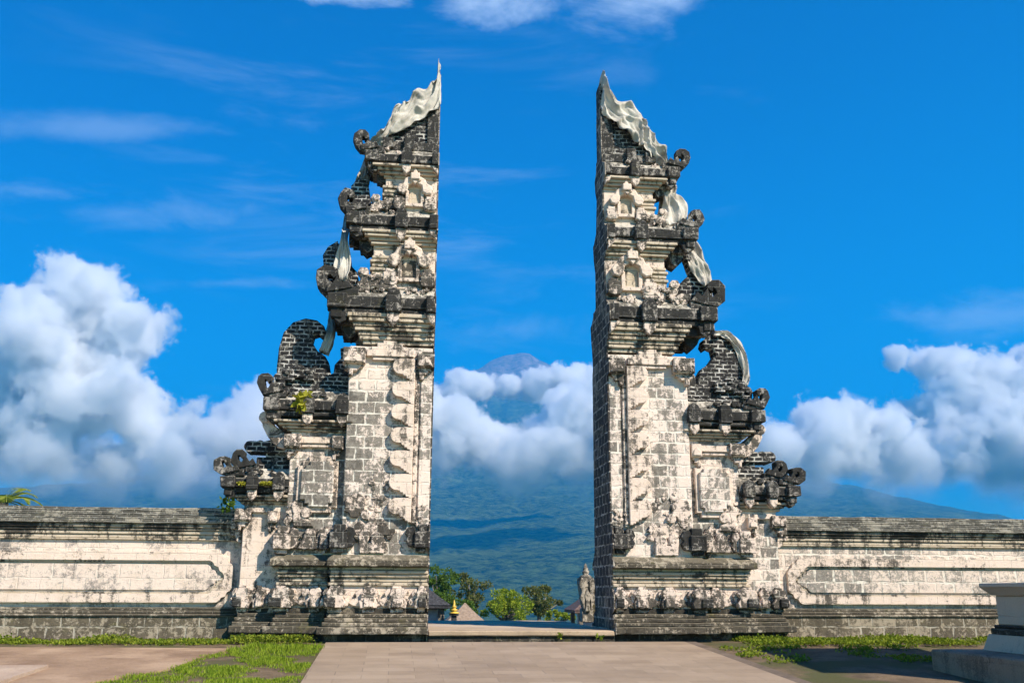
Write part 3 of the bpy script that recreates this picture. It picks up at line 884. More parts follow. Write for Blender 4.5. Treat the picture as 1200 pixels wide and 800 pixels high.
    # cornice 3
    mouldings(.90, .07, .58, 7.84, 8.06, 4, .24)
    u3 = 1.30 if L else 1.40
    cornice(u3, -.08, .74, 8.26, (.56, 0.02), s=.78)
    sloped_cap(u3 - .12, -.04, .68, 8.26, 8.40, .98, .1)
    antefix(u3 + (.02 if L else .04), 8.34, .9, -.04, .18)
    b = mb(.012); b.prism([(u3 - .30, 8.04), (u3 - .22, 7.92), (u3 - .28, 7.80), (u3 - .38, 7.76), (u3 - .44, 7.86), (u3 - .5, 8.0)], .1, .4); part(b, 'drop_bracket', 'dark')
    # roof
    b = mb(.012); b.box(0, 1.02, .08, .56, 8.40, 8.57, res=.12)
    b.box(.44, .62, .0, .2, 8.40, 8.66); b.box(.80, 1.0, .02, .2, 8.42, 8.62)
    part(b, 'roof_base', 'dark')
    b = mb(.006)
    b.prism([(.0, 8.57), (.96, 8.57), (.90, 8.68), (.68, 8.88), (.50, 9.10), (.30, 9.40), (.20, 9.62), (.10, 9.85), (.0, 10.05)], .16, .46, .01)
    part(b, 'gable', 'black')
    b = mb(.004); b.box(0, .21, .11, .5, 8.575, 9.36, res=.2); part(b, 'gable_pier', 'dark')

    # weathered relief leaves along caps, shaft and wings
    def relief(n, u0, u1, z0, z1, yf, rmin=.03, rmax=.07, dep=.06, mat='carved', name='relief_leaves'):
        b = mb(.006)
        for q in range(n):
            lu = rnd.uniform(u0, u1); lz = rnd.uniform(z0, z1); r_ = rnd.uniform(rmin, rmax); a0 = rnd.uniform(0, 360)
            d_ = rnd.uniform(.4, 1) * dep
            if rnd.random() < .15: b.prism(arc(lu, lz, r_, a0, a0 + rnd.uniform(200, 330), 8), yf - d_, yf + .04, .006)
            else:
                pts = rnd.choice(([(0, -1), (.5, -.6), (.45, -.1), (.9, .2), (.5, .5), (.4, .9), (-.1, 1.1), (-.5, .7), (-.4, .2), (-.8, 0), (-.6, -.6)], [(-.9, -.7), (.2, -.9), (.5, -.5), (.9, -.5), (.9, 0), (.5, .1), (.5, .5), (.1, .6), (.05, 1.1), (-.5, 1.0), (-.6, .3), (-1, .1)], [(-.4, -1.2), (.1, -1), (.15, -.4), (.7, -.3), (1.0, .2), (.8, .7), (.2, .8), (0, .3), (-.3, .2), (-.8, .5), (-.9, -.2)]))
                ca, sa = math.cos(math.radians(a0)), math.sin(math.radians(a0))
                b.prism([(lu + (p * ca - q_ * sa) * r_, lz + (p * sa + q_ * ca) * r_) for p, q_ in pts], yf - d_, yf + .04, .005)
        part(b, name, mat)
    relief(13, .62, 1.28, 1.42, 1.92, 0.0, .06, .11, .07)
    relief(14, .06, .26, 1.78, 2.1, -.02, .03, .05, .05)
    relief(8, 1.62, 2.14, 1.42, 1.80, .17, .06, .10, .07)
    relief(14, 1.95, 2.26, 1.8, 2.25, .17, .04, .08, .06)
    relief(18, .9, uc - .35, 5.66, 5.80, -.06, .04, .07, .08, 'carved'); relief(12, .1, .5, 5.66, 5.78, -.08, .03, .06, .06)
    relief(12, .8, 1.1, 5.84, 6.0, -.02, .04, .07, .08); relief(10, .75, u2 - .3, 7.12, 7.26, -.03, .035, .065, .07); relief(10, .7, .95, 7.25, 7.40, .04, .03, .06, .07)
    relief(8, .4, u3 - .25, 8.28, 8.40, .02, .03, .05, .05)
    relief(12, 1.7, 2.5, 3.84, 3.97, .08, .035, .06, .06, 'dark'); relief(10, 2.5, 3.1, 2.56, 2.68, .2, .03, .055, .06, 'dark')
    relief(16, .65, 1.1, 2.02, 2.5, 0.0, .03, .06, .025)

    # ------------- cut inner face
    lv = [(-.12, -.08, 1.5), (.10, -.08, 1.5), (.11, -.26, 1.62), (.225, -.26, 1.62), (.23, -.17, 1.5), (.40, -.10, 1.45), (.41, 0, 1.35), (.50, -.17, 1.35), (.72, -.17, 1.35), (.80, -.02, 1.35), (1.13, -.05, 1.4), (1.14, -.19, 1.52), (1.24, -.19, 1.52), (1.31, -.06, 1.42),
          (1.44, -.17, 1.3), (1.8, -.14, 1.3), (1.82, -.035, 1.3), (4.36, -.035, 1.25), (4.38, -.17, 1.25), (4.66, -.17, 1.25), (4.68, 0, 1.2), (4.9, -.02, 1.2), (5.12, -.15, 1.25), (5.3, -.31, 1.3), (5.58, -.31, 1.35), (5.6, -.18, 1.25), (5.78, .0, .95), (5.82, .03, .85),
          (6.5, .03, .82), (6.6, -.08, .88), (6.78, -.25, .95), (7.07, -.25, 1.0), (7.08, -.12, .9), (7.22, .06, .7), (7.84, .07, .6), (8.04, -.17, .7), (8.27, -.17, .74), (8.40, .08, .6), (8.57, .08, .56), (8.58, .11, .5), (9.36, .11, .5), (9.37, .16, .46), (10.0, .16, .46)]
    b = mb(.004)
    poly = [(yf, z) for z, yf, yb in lv] + [(yb, z) for z, yf, yb in reversed(lv)]
    b.prism(poly, -.016, .004, 0, axis='x')
    part(b, 'cut_face', 'inner')

    # ------------- wing 1
    b = mb(.006); b.box(1.38, 2.30, .17, 1.1, 1.3, 3.34, res=.2); part(b, 'wing_wall', 'shaft')
    b = mb(.006)   # octagonal stepped panel
    cu, cz = 1.83, 2.44
    oct_ = [(-.24, -.46), (.16, -.46), (.16, -.40), (.24, -.40), (.24, -.32), (.33, -.32), (.33, .30), (.25, .30), (.25, .38), (.16, .38), (.16, .46), (-.24, .46), (-.24, .38), (-.33, .38), (-.33, -.38), (-.24, -.38)]
    b.prism([(cu + a, cz + c) for a, c in oct_], .10, .2, .012); part(b, 'panel_frame', 'cream')
    b = mb(.006); b.prism([(cu + a * .80, cz + c * .80) for a, c in oct_], .045, .15, .012); part(b, 'raised_panel', 'shaft')
    b = mb(.008)
    b.prism([(2.18, 1.75), (2.2, 2.0)] + arc(2.10, 2.08, .12, 0, 180, 8) + [(1.98, 1.98), (2.04, 1.92), (1.92, 1.86), (1.86, 1.76)], .09, .2, .015)
    b.prism(arc(1.98, 1.98, .09, 0, 340, 10), .07, .15, .01)
    b.prism([(1.55, 1.4), (1.58, 1.66)] + arc(1.68, 1.66, .09, 180, 0, 8) + [(1.80, 1.58)] + arc(1.90, 1.64, .09, 190, 0, 8) + [(2.02, 1.56), (2.10, 1.4)], .06, .2, .015)
    part(b, 'leaf_carving', 'carved')
    b = mb(.005); b.box(1.5, 2.2, .08, .2, 3.10, 3.21, res=.2); b.box(1.56, 2.12, .11, .2, 3.04, 3.10, res=.2); part(b, 'panel_lintel', 'cream')
    b = mb(.004)
    for k in range(4): b.box(1.3, 2.30 + .07 * (k + 1), .17 - .05 * (k + 1), 1.1, 3.30 + k * .045, 3.34 + k * .045, res=.25)
    part(b, 'moulding', 'mould')
    cornice(2.76, -.02, 1.2, 3.80, (2.04, 1.48), s=.86, u_in=1.36)
    sloped_cap(2.62, .02, 1.1, 3.80, 4.0, 2.2, .2, uin=1.38)
    antefix(2.72, 3.90, .95, .0, .2)
    b = mb(.012)
    b.prism(ribbon([(2.26, 3.10), (2.46, 3.16), (2.60, 3.28), (2.70, 3.42), (2.72, 3.52)], [.12, .13, .11, .08, .06]), .18, .42, .015)
    b.prism(arc(2.74, 3.53, .10, 0, 340, 10), .16, .44, .015)
    part(b, 'leaf_bracket', 'carved')
    # black stepped bricks under the crest
    b = mb(.01)
    for k, (ue, z0, z1) in enumerate(((2.52, 3.98, 4.08), (2.46, 4.08, 4.18), (2.40, 4.18, 4.30))):
        b.box(1.38, ue, .26 + .03 * k, .95, z0, z1)
    part(b, 'stepped_crown', 'black')
    for (cu_, cz_, rr) in ((2.42, 4.30, .11), (2.24, 4.36, .10), (2.56, 4.20, .10), (2.08, 4.32, .09)):
        b = mb(.01)
        b.prism([(cu_ - rr, cz_ - .14)] + arc(cu_, cz_, rr, 180, -20, 9) + [(cu_ + rr * .8, cz_ - .14)], .2, .5, .015)
        b.prism(arc(cu_ + .01, cz_ + .01, rr * .5, 0, 330, 8), .17, .22, .01)
        part(b, 'cloud_scroll', 'black')
    b = mb(.006); b.prism(CREST, .40, .70, .02); part(b, 'crest', 'black')
    b = mb(.012)
    b.prism([(1.42, 4.0), (1.42, 4.75), (1.50, 4.82), (1.58, 4.78), (1.57, 4.62), (1.66, 4.5), (1.68, 4.36), (1.76, 4.3), (1.8, 4.0)], .35, .6, .02)
    part(b, 'leaf_bracket', 'black' if L else 'dark')
    # ------------- wing 2
    b = mb(.006); b.box(2.28, 2.99, .31, .98, .4, 2.16, res=.2); part(b, 'wing_wall', 'cream' if L else 'shaft')
    b = mb(.005); b.box(2.56, 2.88, .24, .33, 1.98, 2.06, res=.2); part(b, 'panel_lintel', 'cream')
    b = mb(.004)
    for k in range(3): b.box(2.28, 2.99 + .06 * (k + 1), .31 - .045 * (k + 1), 1.0, 2.12 + k * .05, 2.165 + k * .05, res=.25)
    part(b, 'moulding', 'mould')
    cornice(3.36, .10, 1.1, 2.52, (2.86, 2.44), s=.74, u_in=2.28)
    sloped_cap(3.24, .14, 1.05, 2.52, 2.70, 2.85, .36, uin=2.28)
    antefix(3.33, 2.60, .85, .12, .2); antefix(3.10, 2.72, .85, .3, .2)
    b = mb(.01)
    for k, (ue, z0, z1) in enumerate(((2.94, 2.68, 2.79), (2.86, 2.79, 2.90), (2.72, 2.90, 2.98))):
        b.box(2.28, ue, .40 + .02 * k, .9, z0, z1)
    part(b, 'stepped_crown', 'black')
    b = mb(.012)
    b.prism([(2.3, 2.96), (2.98, 2.98)] + arc(2.98, 3.07, .10, -90, 80, 6) + arc(2.82, 3.09, .09, 60, 130, 4) + [(2.6, 3.2), (2.3, 3.22)], .38, .8, .015)
    part(b, 'side_block', 'black')
    # fins between the tiers
    b = mb(.006); b.prism(FIN_L if L else FIN_R, .3, .55, .02); part(b, 'side_fin', 'black')
    b = mb(.006); b.prism(FINB_L if L else FINB_R, .25, .42, .02); part(b, 'side_fin', 'black')
    return root


split_gate(-1, 'left half of the split temple gate, with a big yellow-green fern on its cornice')
split_gate(1, 'right half of the split temple gate, its cut inner face of black brick showing')


# ---------------------------------------------------------------- white cloths wrapped over the gate tops
def cloth(label, rows, side, seed, cols=72, per=12, fold=.042):
    """rows: (outer px, inner px, y front, y back) down the cloth"""
    def cat(P, t):
        i = min(len(P) - 2, int(t)); f = t - i
        p0 = P[max(i - 1, 0)]; p1 = P[i]; p2 = P[i + 1]; p3 = P[min(i + 2, len(P) - 1)]
        return [.5 * ((2 * b) + (-a + c) * f + (2 * a - 5 * b + 4 * c - d) * f * f + (-a + 3 * b - 3 * c + d) * f ** 3) for a, b, c, d in zip(p0, p1, p2, p3)]
    P = []
    for (ox, oy), (ix, iy), yf, yb in rows:
        ym = (yf + yb) / 2
        o = W(ox, oy, ym); i = W(ix, iy, yf)
        P.append((o[0], o[1], i[0], i[1], yf, yb))
    n = (len(P) - 1) * per
    V = []
    for a in range(n + 1):
        ox, oz, ix, iz, yf, yb = cat(P, a * (len(P) - 1) / n)
        wdt = math.hypot(ox - ix, oz - iz)
        for k in range(cols + 1):
            t = k / cols
            if t < .42: f = t / .42; y = yf + (yb - yf) * .10 * f; q = f ** .9
            elif t < .58: f = (t - .42) / .16; y = yf + (yb - yf) * (.10 + .8 * f); q = 1 + .04 * math.sin(f * math.pi)
            else: f = (1 - t) / .42; y = yb - (yb - yf) * .10 * f; q = f ** .9
            x = ix + (ox - ix) * q; z = iz + (oz - iz) * q
            s_ = a / per
            fr = t * 9 + 1.3 * mn.noise(Vector((s_ * .9, t * 2, seed)))
            fo = ((1 - abs(math.sin(fr * 1.5 + s_ * .5 + mn.noise(Vector((s_ * .4, 3, seed))) * 4))) ** 1.6 * 2.2 - .7) + mn.noise(Vector((s_ * .55, t * 9, seed + 4))) * 1.3 + mn.noise(Vector((s_ * 1.5 + t * 4, t * 26, seed + 8))) * .9
            amp = fold * min(1, .25 + wdt * 2.5)
            sgn = -1 if t < .5 else 1
            y += sgn * amp * (.35 + fo)
            ex = abs(t - .5) < .1
            bump_ = mn.noise(Vector((s_ * .8, 1.5, seed))) * 1.3
            x += (1 if side > 0 else -1) * amp * (bump_ if ex else fo * .25); z += amp * (bump_ if ex else fo * .25)
            V.append((x, y, z))
    Fc = [(a * (cols + 1) + k, a * (cols + 1) + k + 1, (a + 1) * (cols + 1) + k + 1, (a + 1) * (cols + 1) + k) for a in range(n) for k in range(cols)]
    me = bpy.data.meshes.new('wrapping_cloth'); me.from_pydata(V, [], Fc)
    o = link('wrapping_cloth', me, M['cloth'], smooth=True)
    md = o.modifiers.new('thick', 'SOLIDIFY'); md.thickness = .005; md.offset = 1
    return tag(o, label, 'cloth', 'white cloths wrapped over the gate tops')


cloth('white cloth draped over the pointed top of the left gate half',
      [((515.5, 77), (516.5, 126), .07, .5), ((510, 97), (507, 132), .06, .52), ((499, 110), (497, 137), .05, .54), ((488, 110), (485, 143), .04, .56), ((477, 124), (474, 151), .04, .56), ((465, 129), (462, 157), .03, .56), ((457, 143), (455, 160), .03, .56),
       ((447, 158), (447, 172), .1, .5), ((438, 166), (441, 178), .3, .5), ((430, 182), (437, 188), .66, .84), ((424, 200), (433, 205), .56, .8), ((416, 222), (428, 226), .5, .75), ((408, 245), (420, 248), .9, 1.1), ((403, 262), (410, 262), .9, 1.1),
       ((400, 280), (407, 280), .2, .45), ((395, 305), (411, 305), .15, .4), ((392, 330), (407, 332), .15, .4), ((388, 345), (396, 346), 1.1, 1.3), ((385, 375), (393, 375), .8, 1.0), ((381, 395), (391, 395), .45, .7), ((375, 412), (384, 413), .35, .6)], -1, 2.0)
cloth('white cloth draped over the pointed top of the right gate half',
      [((704.5, 89), (704.5, 131), .07, .5), ((711, 108), (712, 138), .06, .52), ((722, 122), (723, 148), .05, .54), ((736, 127), (736, 158), .04, .56), ((748, 137), (746, 166), .03, .56), ((757, 155), (754, 171), .03, .56), ((765, 172), (760, 178), .02, .56),
       ((775, 178), (765, 188), .05, .5), ((779, 186), (770, 192), .3, .5), ((786, 205), (776, 207), .75, .95), ((790, 222), (777, 222), .2, .45), ((795, 232), (776, 240), .15, .4), ((803, 246), (777, 256), .12, .4), ((804, 264), (781, 266), .12, .4), ((806, 274), (796, 276), 1.0, 1.2),
       ((812, 286), (803, 294), .5, .75), ((822, 305), (808, 310), .25, .55), ((830, 320), (817, 327), .22, .55), ((832, 338), (825, 340), .22, .55), ((833, 356), (828, 358), 1.35, 1.5), ((832, 378), (826, 380), 1.1, 1.3), ((833, 389), (835, 394), .38, .72), ((846, 389), (846, 394.5), .37, .73), ((860, 398), (857, 404), .37, .73), ((870, 414), (865, 418), .37, .73), ((874, 438), (869, 438), .37, .73), ((874, 453), (870, 453), .37, .73)], 1, 5.0)


# ---------------------------------------------------------------- boundary walls
def boundary_wall(side, label, wm):
    X0 = XL if side < 0 else XR
    org = Vector((X0 + side * 6, .8, 0))
    root = empty('boundary_wall', org, label, 'wall', None)
    xf = lambda p: Vector((X0 + side * p[0], p[1], p[2]))
    def mb(j=.007): return MB(xf, org, j)
    u0, u1, yf, yb = 2.99, 13.5, .55, 1.05
    b = mb(); b.box(u0, u1, yf, yb, .3, 1.72, res=.5); b.build('wall_face', M[wm], root)
    b = mb(.01)
    for k in range(4): b.box(u0 - .05 + .0, u1, yf - .16 + .045 * k, yb + .16 - .045 * k, 1.80 + k * .066, 1.80 + k * .066 + .064, res=.25)
    b.build('coping', M['coping'], root)
    b = mb(.004)
    b.box(u0, u1, yf - .11, yb + .11, 1.735, 1.80, res=.4); b.box(u0, u1, yf - .08, yb + .08, 1.69, 1.735, res=.4)
    b.build('dark_moulding', M['stain'], root)
    b = mb(.004); b.box(u0, u1, yf - .055, yb + .05, 1.63, 1.688, res=.4); b.box(u0, u1, yf - .03, yb + .03, 1.57, 1.63, res=.4); b.box(u0, u1, yf - .05, yb + .03, 1.545, 1.57, res=.4)
    b.build('upper_moulding', M['mould'], root)
    # plinth
    b = mb(.012); b.box(u0, u1, yf - .10, yb + .1, -.25, .36, res=.3); b.build('plinth', M['plinth'], root)
    b = mb(.004)
    b.box(u0, u1, yf - .13, yb + .1, .355, .40, res=.4); b.box(u0, u1, yf - .07, yb + .06, .40, .45, res=.4); b.box(u0, u1, yf - .03, yb + .04, .45, .50, res=.4)
    b.build('base_moulding', M['ledge'], root)
    # long framed panel with notched corners
    a, c = (3.12, 13.2) if side < 0 else (3.20, 13.2)
    zt, zb = (1.36, .57) if side < 0 else (1.34, .57)
    zm = (zt + zb) / 2; hh = (zt - zb) / 2

    def oct_(in_):
        n = .085
        A, C, T, B = a + in_, c - in_, zt - in_, zb + in_
        st = lambda x, z, sx, sz: [(x + sx * 2.8 * n, z), (x + sx * 2.2 * n, z + sz * .35 * n), (x + sx * 1.9 * n, z + sz * .9 * n), (x + sx * 1.15 * n, z + sz * 1.15 * n), (x + sx * .9 * n, z + sz * 1.9 * n), (x + sx * .35 * n, z + sz * 2.2 * n), (x, z + sz * 2.8 * n)]
        return st(A, B, 1, 1)[::-1] + st(C, B, -1, 1) + st(C, T, -1, -1)[::-1] + st(A, T, 1, -1)
    # frame as a ring: outer prism with the field sunk by a second, shallower one
    def ring(o_in, i_in, y0, y1, name, mat):
        P, Q = oct_(o_in), oct_(i_in); n = len(P)
        t = bmesh.new()
        vs_ = [[t.verts.new(xf((p[0], y, p[1])) - org) for p in poly] for poly, y in ((P, y0), (Q, y0), (P, y1), (Q, y1))]
        for i in range(n):
            j = (i + 1) % n
            t.faces.new((vs_[0][i], vs_[0][j], vs_[1][j], vs_[1][i])); t.faces.new((vs_[0][i], vs_[0][j], vs_[2][j], vs_[2][i])); t.faces.new((vs_[1][i], vs_[1][j], vs_[3][j], vs_[3][i]))
            t.faces.new((vs_[2][i], vs_[2][j], vs_[3][j], vs_[3][i]))
        bmesh.ops.recalc_face_normals(t, faces=list(t.faces))
        me = bpy.data.meshes.new(name); t.to_mesh(me); t.free()
        return link(name, me, M[mat], root)
    ring(0, .135, yf - .075, yf + .03, 'panel_frame', 'cream')
    ring(.135, .165, yf - .045, yf + .03, 'panel_bead', 'mould')
    b = mb(.003); b.prism(oct_(.19), yf - .03, yf + .03, .008); b.build('panel_field', M[wm], root)
    # little console where the wall meets the gate
    b = mb(.01)
    b.box(u0 + .01, u0 + .20, yf - .2, yf + .1, 1.72, 1.90)
    b.prism([(u0 + .01, 1.74), (u0 + .24, 1.70), (u0 + .20, 1.62), (u0 + .13, 1.62), (u0 + .12, 1.54), (u0 + .05, 1.5), (u0 + .01, 1.5)], yf - .14, yf + .05)
    b.build('wall_console', M['carved'], root)
    return root


boundary_wall(-1, 'long white boundary wall with smooth framed panel, left of the gate', 'wallA')
boundary_wall(1, 'long white boundary wall with blotchy grey block panel, right of the gate', 'wallB')

# ---------------------------------------------------------------- paving, step, paths
SL = .052


def sheet(name, poly, dz, mat, thick=.06, kind='structure'):
    """slab following the gently rising forecourt"""
    t = bmesh.new()
    up = lambda x, y: H(x, y) + dz
    A = [t.verts.new((x, y, up(x, y))) for x, y in poly]; B = [t.verts.new((x, y, up(x, y) - thick)) for x, y in poly]
    t.faces.new(A); t.faces.new(B[::-1]); n = len(poly)
    for i in range(n): t.faces.new((A[i], B[i], B[(i + 1) % n], A[(i + 1) % n]))
    bmesh.ops.recalc_face_normals(t, faces=list(t.faces))
    me = bpy.data.meshes.new(name); t.to_mesh(me); t.free()
    o = link(name, me, mat)
    return tag(o, kind=kind)


def paving_mat():
    m, g = new_mat('pinkish_paving_tiles')
    tc = g.node('ShaderNodeTexCoord').outputs['Object']
    br = g.node('ShaderNodeTexBrick', {'Vector': tc, 'Color1': (0, 0, 0, 1), 'Color2': (1, 1, 1, 1), 'Mortar': (.5, .5, .5, 1), 'Scale': 1.0, 'Mortar Size': .006, 'Mortar Smooth': .2, 'Brick Width': .62, 'Row Height': .31})
    r = g.node('ShaderNodeSeparateColor', {0: br.outputs[0]}).outputs[0]
    n = g.noise(tc, 1.4, 7, .65); f = g.noise(tc, 30, 5, .7)
    col = g.mix(g.m('ADD', g.m('MULTIPLY', r, .6), g.m('MULTIPLY', g.sm(n, .35, .65), .4)), (.25, .182, .122), (.37, .28, .195))
    col = g.mix(g.m('MULTIPLY', g.sm(f, .45, .8), .35), col, (.30, .23, .18))
    col = g.mix(g.m('MULTIPLY', br.outputs['Fac'], g.sm(g.noise(tc, 2.2, 4), .4, .65, .2, .75)), col, (.17, .13, .10))
    col = g.mix(g.m('MULTIPLY', g.sm(g.noise(g.vm('ADD', tc, (1, 3, 0)), .7, 7, .7), .48, .68), .45), col, (.20, .15, .105))
    col = g.mix(g.sm(g.noise(g.vm('ADD', tc, (2, 8, 0)), 9, 3), .74, .80), col, (.62, .58, .52))
    finish(g, col, .8, g.m('SUBTRACT', f, g.m('MULTIPLY', br.outputs['Fac'], 1.0)), .5, .008)
    return m


sheet('paving', [(-.95, -.5), (-.95, -15), (4.62, -15), (4.62, -.5)], .012, paving_mat(), .12)
sheet('kerb', [(4.622, -.5), (4.622, -15), (4.80, -15), (4.80, -.5)], .010, M['kerb'], .15)
sheet('path', [(-2.15, -1.25), (-2.45, -2.2), (-2.6, -3.4), (-3.2, -4.4), (-3.6, -6), (-3.7, -14), (-14, -14), (-14, -1.05), (-6, -1.0), (-4, -1.1)], .012, M['path'], .1)
sheet('concrete_slab', [(-4.02, -3.3), (-4.1, -5.5), (-4.1, -14), (-13, -14), (-13, -3.2)], .05, M['slab'], .1)
b = MB(jit=.008)
b.box(XL + .02, XR - .02, -.24, 4.9, .085, .165, res=.25, bev=.015)
so = b.build('stone_step', M['step'], None)
tag(so, 'wide worn tan stone step spanning the opening between the gate halves', 'step')
rb = MB(jit=.006); rb.box(XL + .02, XR - .02, -.19, 4.8, -.6, .082, res=.25); 
r_ = rb.build('riser', M['grime_and_shade'], None); r_.parent = so


# ---------------------------------------------------------------- pedestal at the right
def pedestal():
    Yb = -3.67
    x0 = 6.93
    zb = H(0, -4.2) - .12
    sl = W(1095, 760, Yb)[1]
    cap_t = W(1147, 683, -3.95)[1]
    xc = W(1147, 690, -3.95)[0]
    P = lambda y: W(1147, y, -3.95)[1]
    org = Vector((xc + 1, -5.2, 0))
    root = empty('shrine_pedestal', org, 'grey stone shrine pedestal on a wide base slab in front of the right wall', 'shrine')
    def mb(): return MB(None, org, .004)
    b = mb(); b.box(x0, x0 + 4.6, Yb - 4.4, Yb, zb, sl, res=.3, bev=.02); b.build('base_slab', M['slabstone'], root)
    x1, x2, y1, y2 = xc, xc + 3.2, -7.3, -3.95
    b = mb(); b.box(x1, x2, y1, y2, cap_t - .055, cap_t, res=.5); b.frustum((x1 + .10, x2 - .1, y1 + .1, y2 - .1), cap_t - .15, (x1 + .01, x2 - .01, y1 + .01, y2 - .01), cap_t - .056)
    b.build('cap', M['pedestal'], root)
    b = mb(); b.box(x1 + .13, x2 - .13, y1 + .13, y2 - .13, P(731), cap_t - .15, res=.5); b.build('body', M['pedestal'], root)
    b = mb(); b.box(x1 + .09, x2 - .09, y1 + .09, y2 - .09, P(735), P(731), res=.5); b.box(x1 + .06, x2 - .06, y1 + .06, y2 - .06, P(742), P(735), res=.5); b.build('dark_band', M['grime_and_shade'], root)
    b = mb(); b.frustum((x1 - .02, x2 + .02, y1 - .02, y2 + .02), sl + .001, (x1 + .04, x2 - .04, y1 + .04, y2 - .04), P(742)); b.build('foot', M['pedestal'], root)
    b = mb(); b.box(8.75, 10.7, -7.0, -4.75, cap_t + .001, 3.5, res=.5); b.build('added_shade_block', M['carved'], root)  # added block outside the view, casts shade on the right-hand ground
    b = mb()
    for k in range(4): b.box(8.62 - .07 * k, 10.8 + .05 * k, -7.1 - .05 * k, -4.68 + .05 * k, 3.5 + .07 * k, 3.565 + .07 * k, res=.4)
    b.frustum((8.35, 11.0, -7.3, -4.5), 3.79, (9.3, 10.1, -6.3, -5.5), 5.0)
    b.build('added_shade_roof', M['thatch'], root)  # added roof outside the view, widens the cast shade
    return root, x1, cap_t


ped, pxl, pcap = pedestal()


# ---------------------------------------------------------------- vegetation
def leaf_quad(V, Fc, p, d, w, n):
    """pointed leaf from p along d with half width w"""
    s_ = d.cross(n); s_.normalize()
    i = len(V); m_ = p + d * .5
    V += [tuple(p), tuple(m_ + s_ * w), tuple(p + d), tuple(m_ - s_ * w)]
    Fc.append((i, i + 1, i + 2, i + 3))


def rv(r):
    while True:
        v = Vector((r.uniform(-1, 1), r.uniform(-1, 1), r.uniform(-1, 1)))
        if .05 < v.length < 1: return v.normalized()


def tree(name, label, px, py, Y, wpx, hpx, leaf, n_cl, n_leaf, seed, group='trees beyond the gate'):
    r = random.Random(seed)
    k = (Y + DIST) / F
    x, z = W(px, py, Y); g0 = HM(x, Y) if math.hypot(x, Y) > 42 else H(x, Y)
    rw, rh = wpx * k / 2, hpx * k / 2
    root = empty(name, (x, Y, g0 - .3), label, 'tree', group)
    org = Vector((x, Y, g0 - .3))
    V, Fc = [], []
    tb = MB(None, org, 0)
    fork = Vector((x + r.uniform(-.2, .2) * rw, Y, z - rh * .9))
    tb.tube([org, (org + fork) / 2 + Vector((r.uniform(-.2, .2), 0, 0)), fork], [rw * .13 + .08, rw * .10 + .05, rw * .08 + .03], 8)
    for c in range(n_cl):
        d = rv(r); rad = r.uniform(.3, 1.12)
        c0 = Vector((x + d.x * rw * rad, Y + d.y * rw * rad * .9, z + d.z * rh * rad))
        if c % 2 == 0:
            mid = (fork + c0) / 2 + Vector((r.uniform(-.1, .1) * rw, 0, -.05 * rh))
            tb.tube([fork, mid, c0], [rw * .06 + .015, rw * .035 + .01, .01], 5)
        cr = r.uniform(.12, .36) * min(rw, rh * 1.3)
        for q in range(n_leaf):
            v = rv(r); p = c0 + Vector((v.x, v.y, v.z * .7)) * cr * r.uniform(.3, 1.0)
            dd = (v + rv(r) * .8 + Vector((0, 0, .15))).normalized() * r.uniform(.8, 1.4) * k * 2.4
            leaf_quad(V, Fc, p - org, dd, dd.length * .28, rv(r))
    tb.build('trunk', M['bark'], root, True)
    me = bpy.data.meshes.new('crown'); me.from_pydata(V, [], Fc)
    link('crown', me, leaf, root)
    return root


tree('leafy_tree', 'dark green tree against the left gate half, beside the black roof', 514, 690, 70, 46, 52, M['leafA'], 26, 190, 3)
tree('leafy_tree', 'round airy tree with visible branches, second from the left gate half', 551, 690, 82, 40, 36, M['leafC'], 24, 110, 5)
tree('leafy_tree', 'bright yellow-green bushy tree in the middle of the gate opening', 594, 709, 76, 74, 38, M['leafB'], 30, 190, 7)
tree('leafy_tree', 'olive brown-topped tree right of the bright bushy tree', 632, 702, 84, 46, 34, M['leafC'], 26, 170, 9)
tree('leafy_tree', 'small low green treetop nearest the stone guardian pillar', 656, 722, 80, 34, 14, M['leafB'], 14, 120, 11)
tree('leafy_tree', 'small dark green bush right behind the tan roof', 545, 716, 70, 34, 26, M['leafA'], 14, 130, 13)


def clump(name, label, pts, leaf, size, count, seed, cat, kind=None, blade=False, group=None, up=.6):
    """many small leaves round given points: (x, y, z, radius, height)"""
    r = random.Random(seed); V, Fc = [], []
    org = Vector((pts[0][0], pts[0][1], pts[0][2]))
    for x, y, z, rad, h in pts:
        for q in range(count):
            a = r.uniform(0, 6.283); rr = rad * math.sqrt(r.random())
            p = Vector((x + rr * math.cos(a), y + rr * math.sin(a), z + (0 if blade else r.random() * h))) - org
            if blade:
                d = Vector((r.uniform(-.45, .45), r.uniform(-.45, .45), 1)).normalized() * h * r.uniform(.5, 1.2)
                leaf_quad(V, Fc, p, d, size * r.uniform(.6, 1.2), rv(r))
            else:
                d = (rv(r) + Vector((0, -.2, up))).normalized() * size * r.uniform(.6, 1.3)
                leaf_quad(V, Fc, p, d, d.length * .32, rv(r))
    me = bpy.data.meshes.new(name); me.from_pydata(V, [], Fc)
    return tag(link(name, me, leaf, loc=org), label, cat, group, kind)


rg = random.Random(5)
# grass: left patch
gp = []


def in_poly(x, y, P):
    c = False
    for i in range(len(P)):
        (x1, y1), (x2, y2) = P[i], P[i - 1]
        if (y1 > y) != (y2 > y) and x < (x2 - x1) * (y - y1) / (y2 - y1) + x1: c = not c
    return c


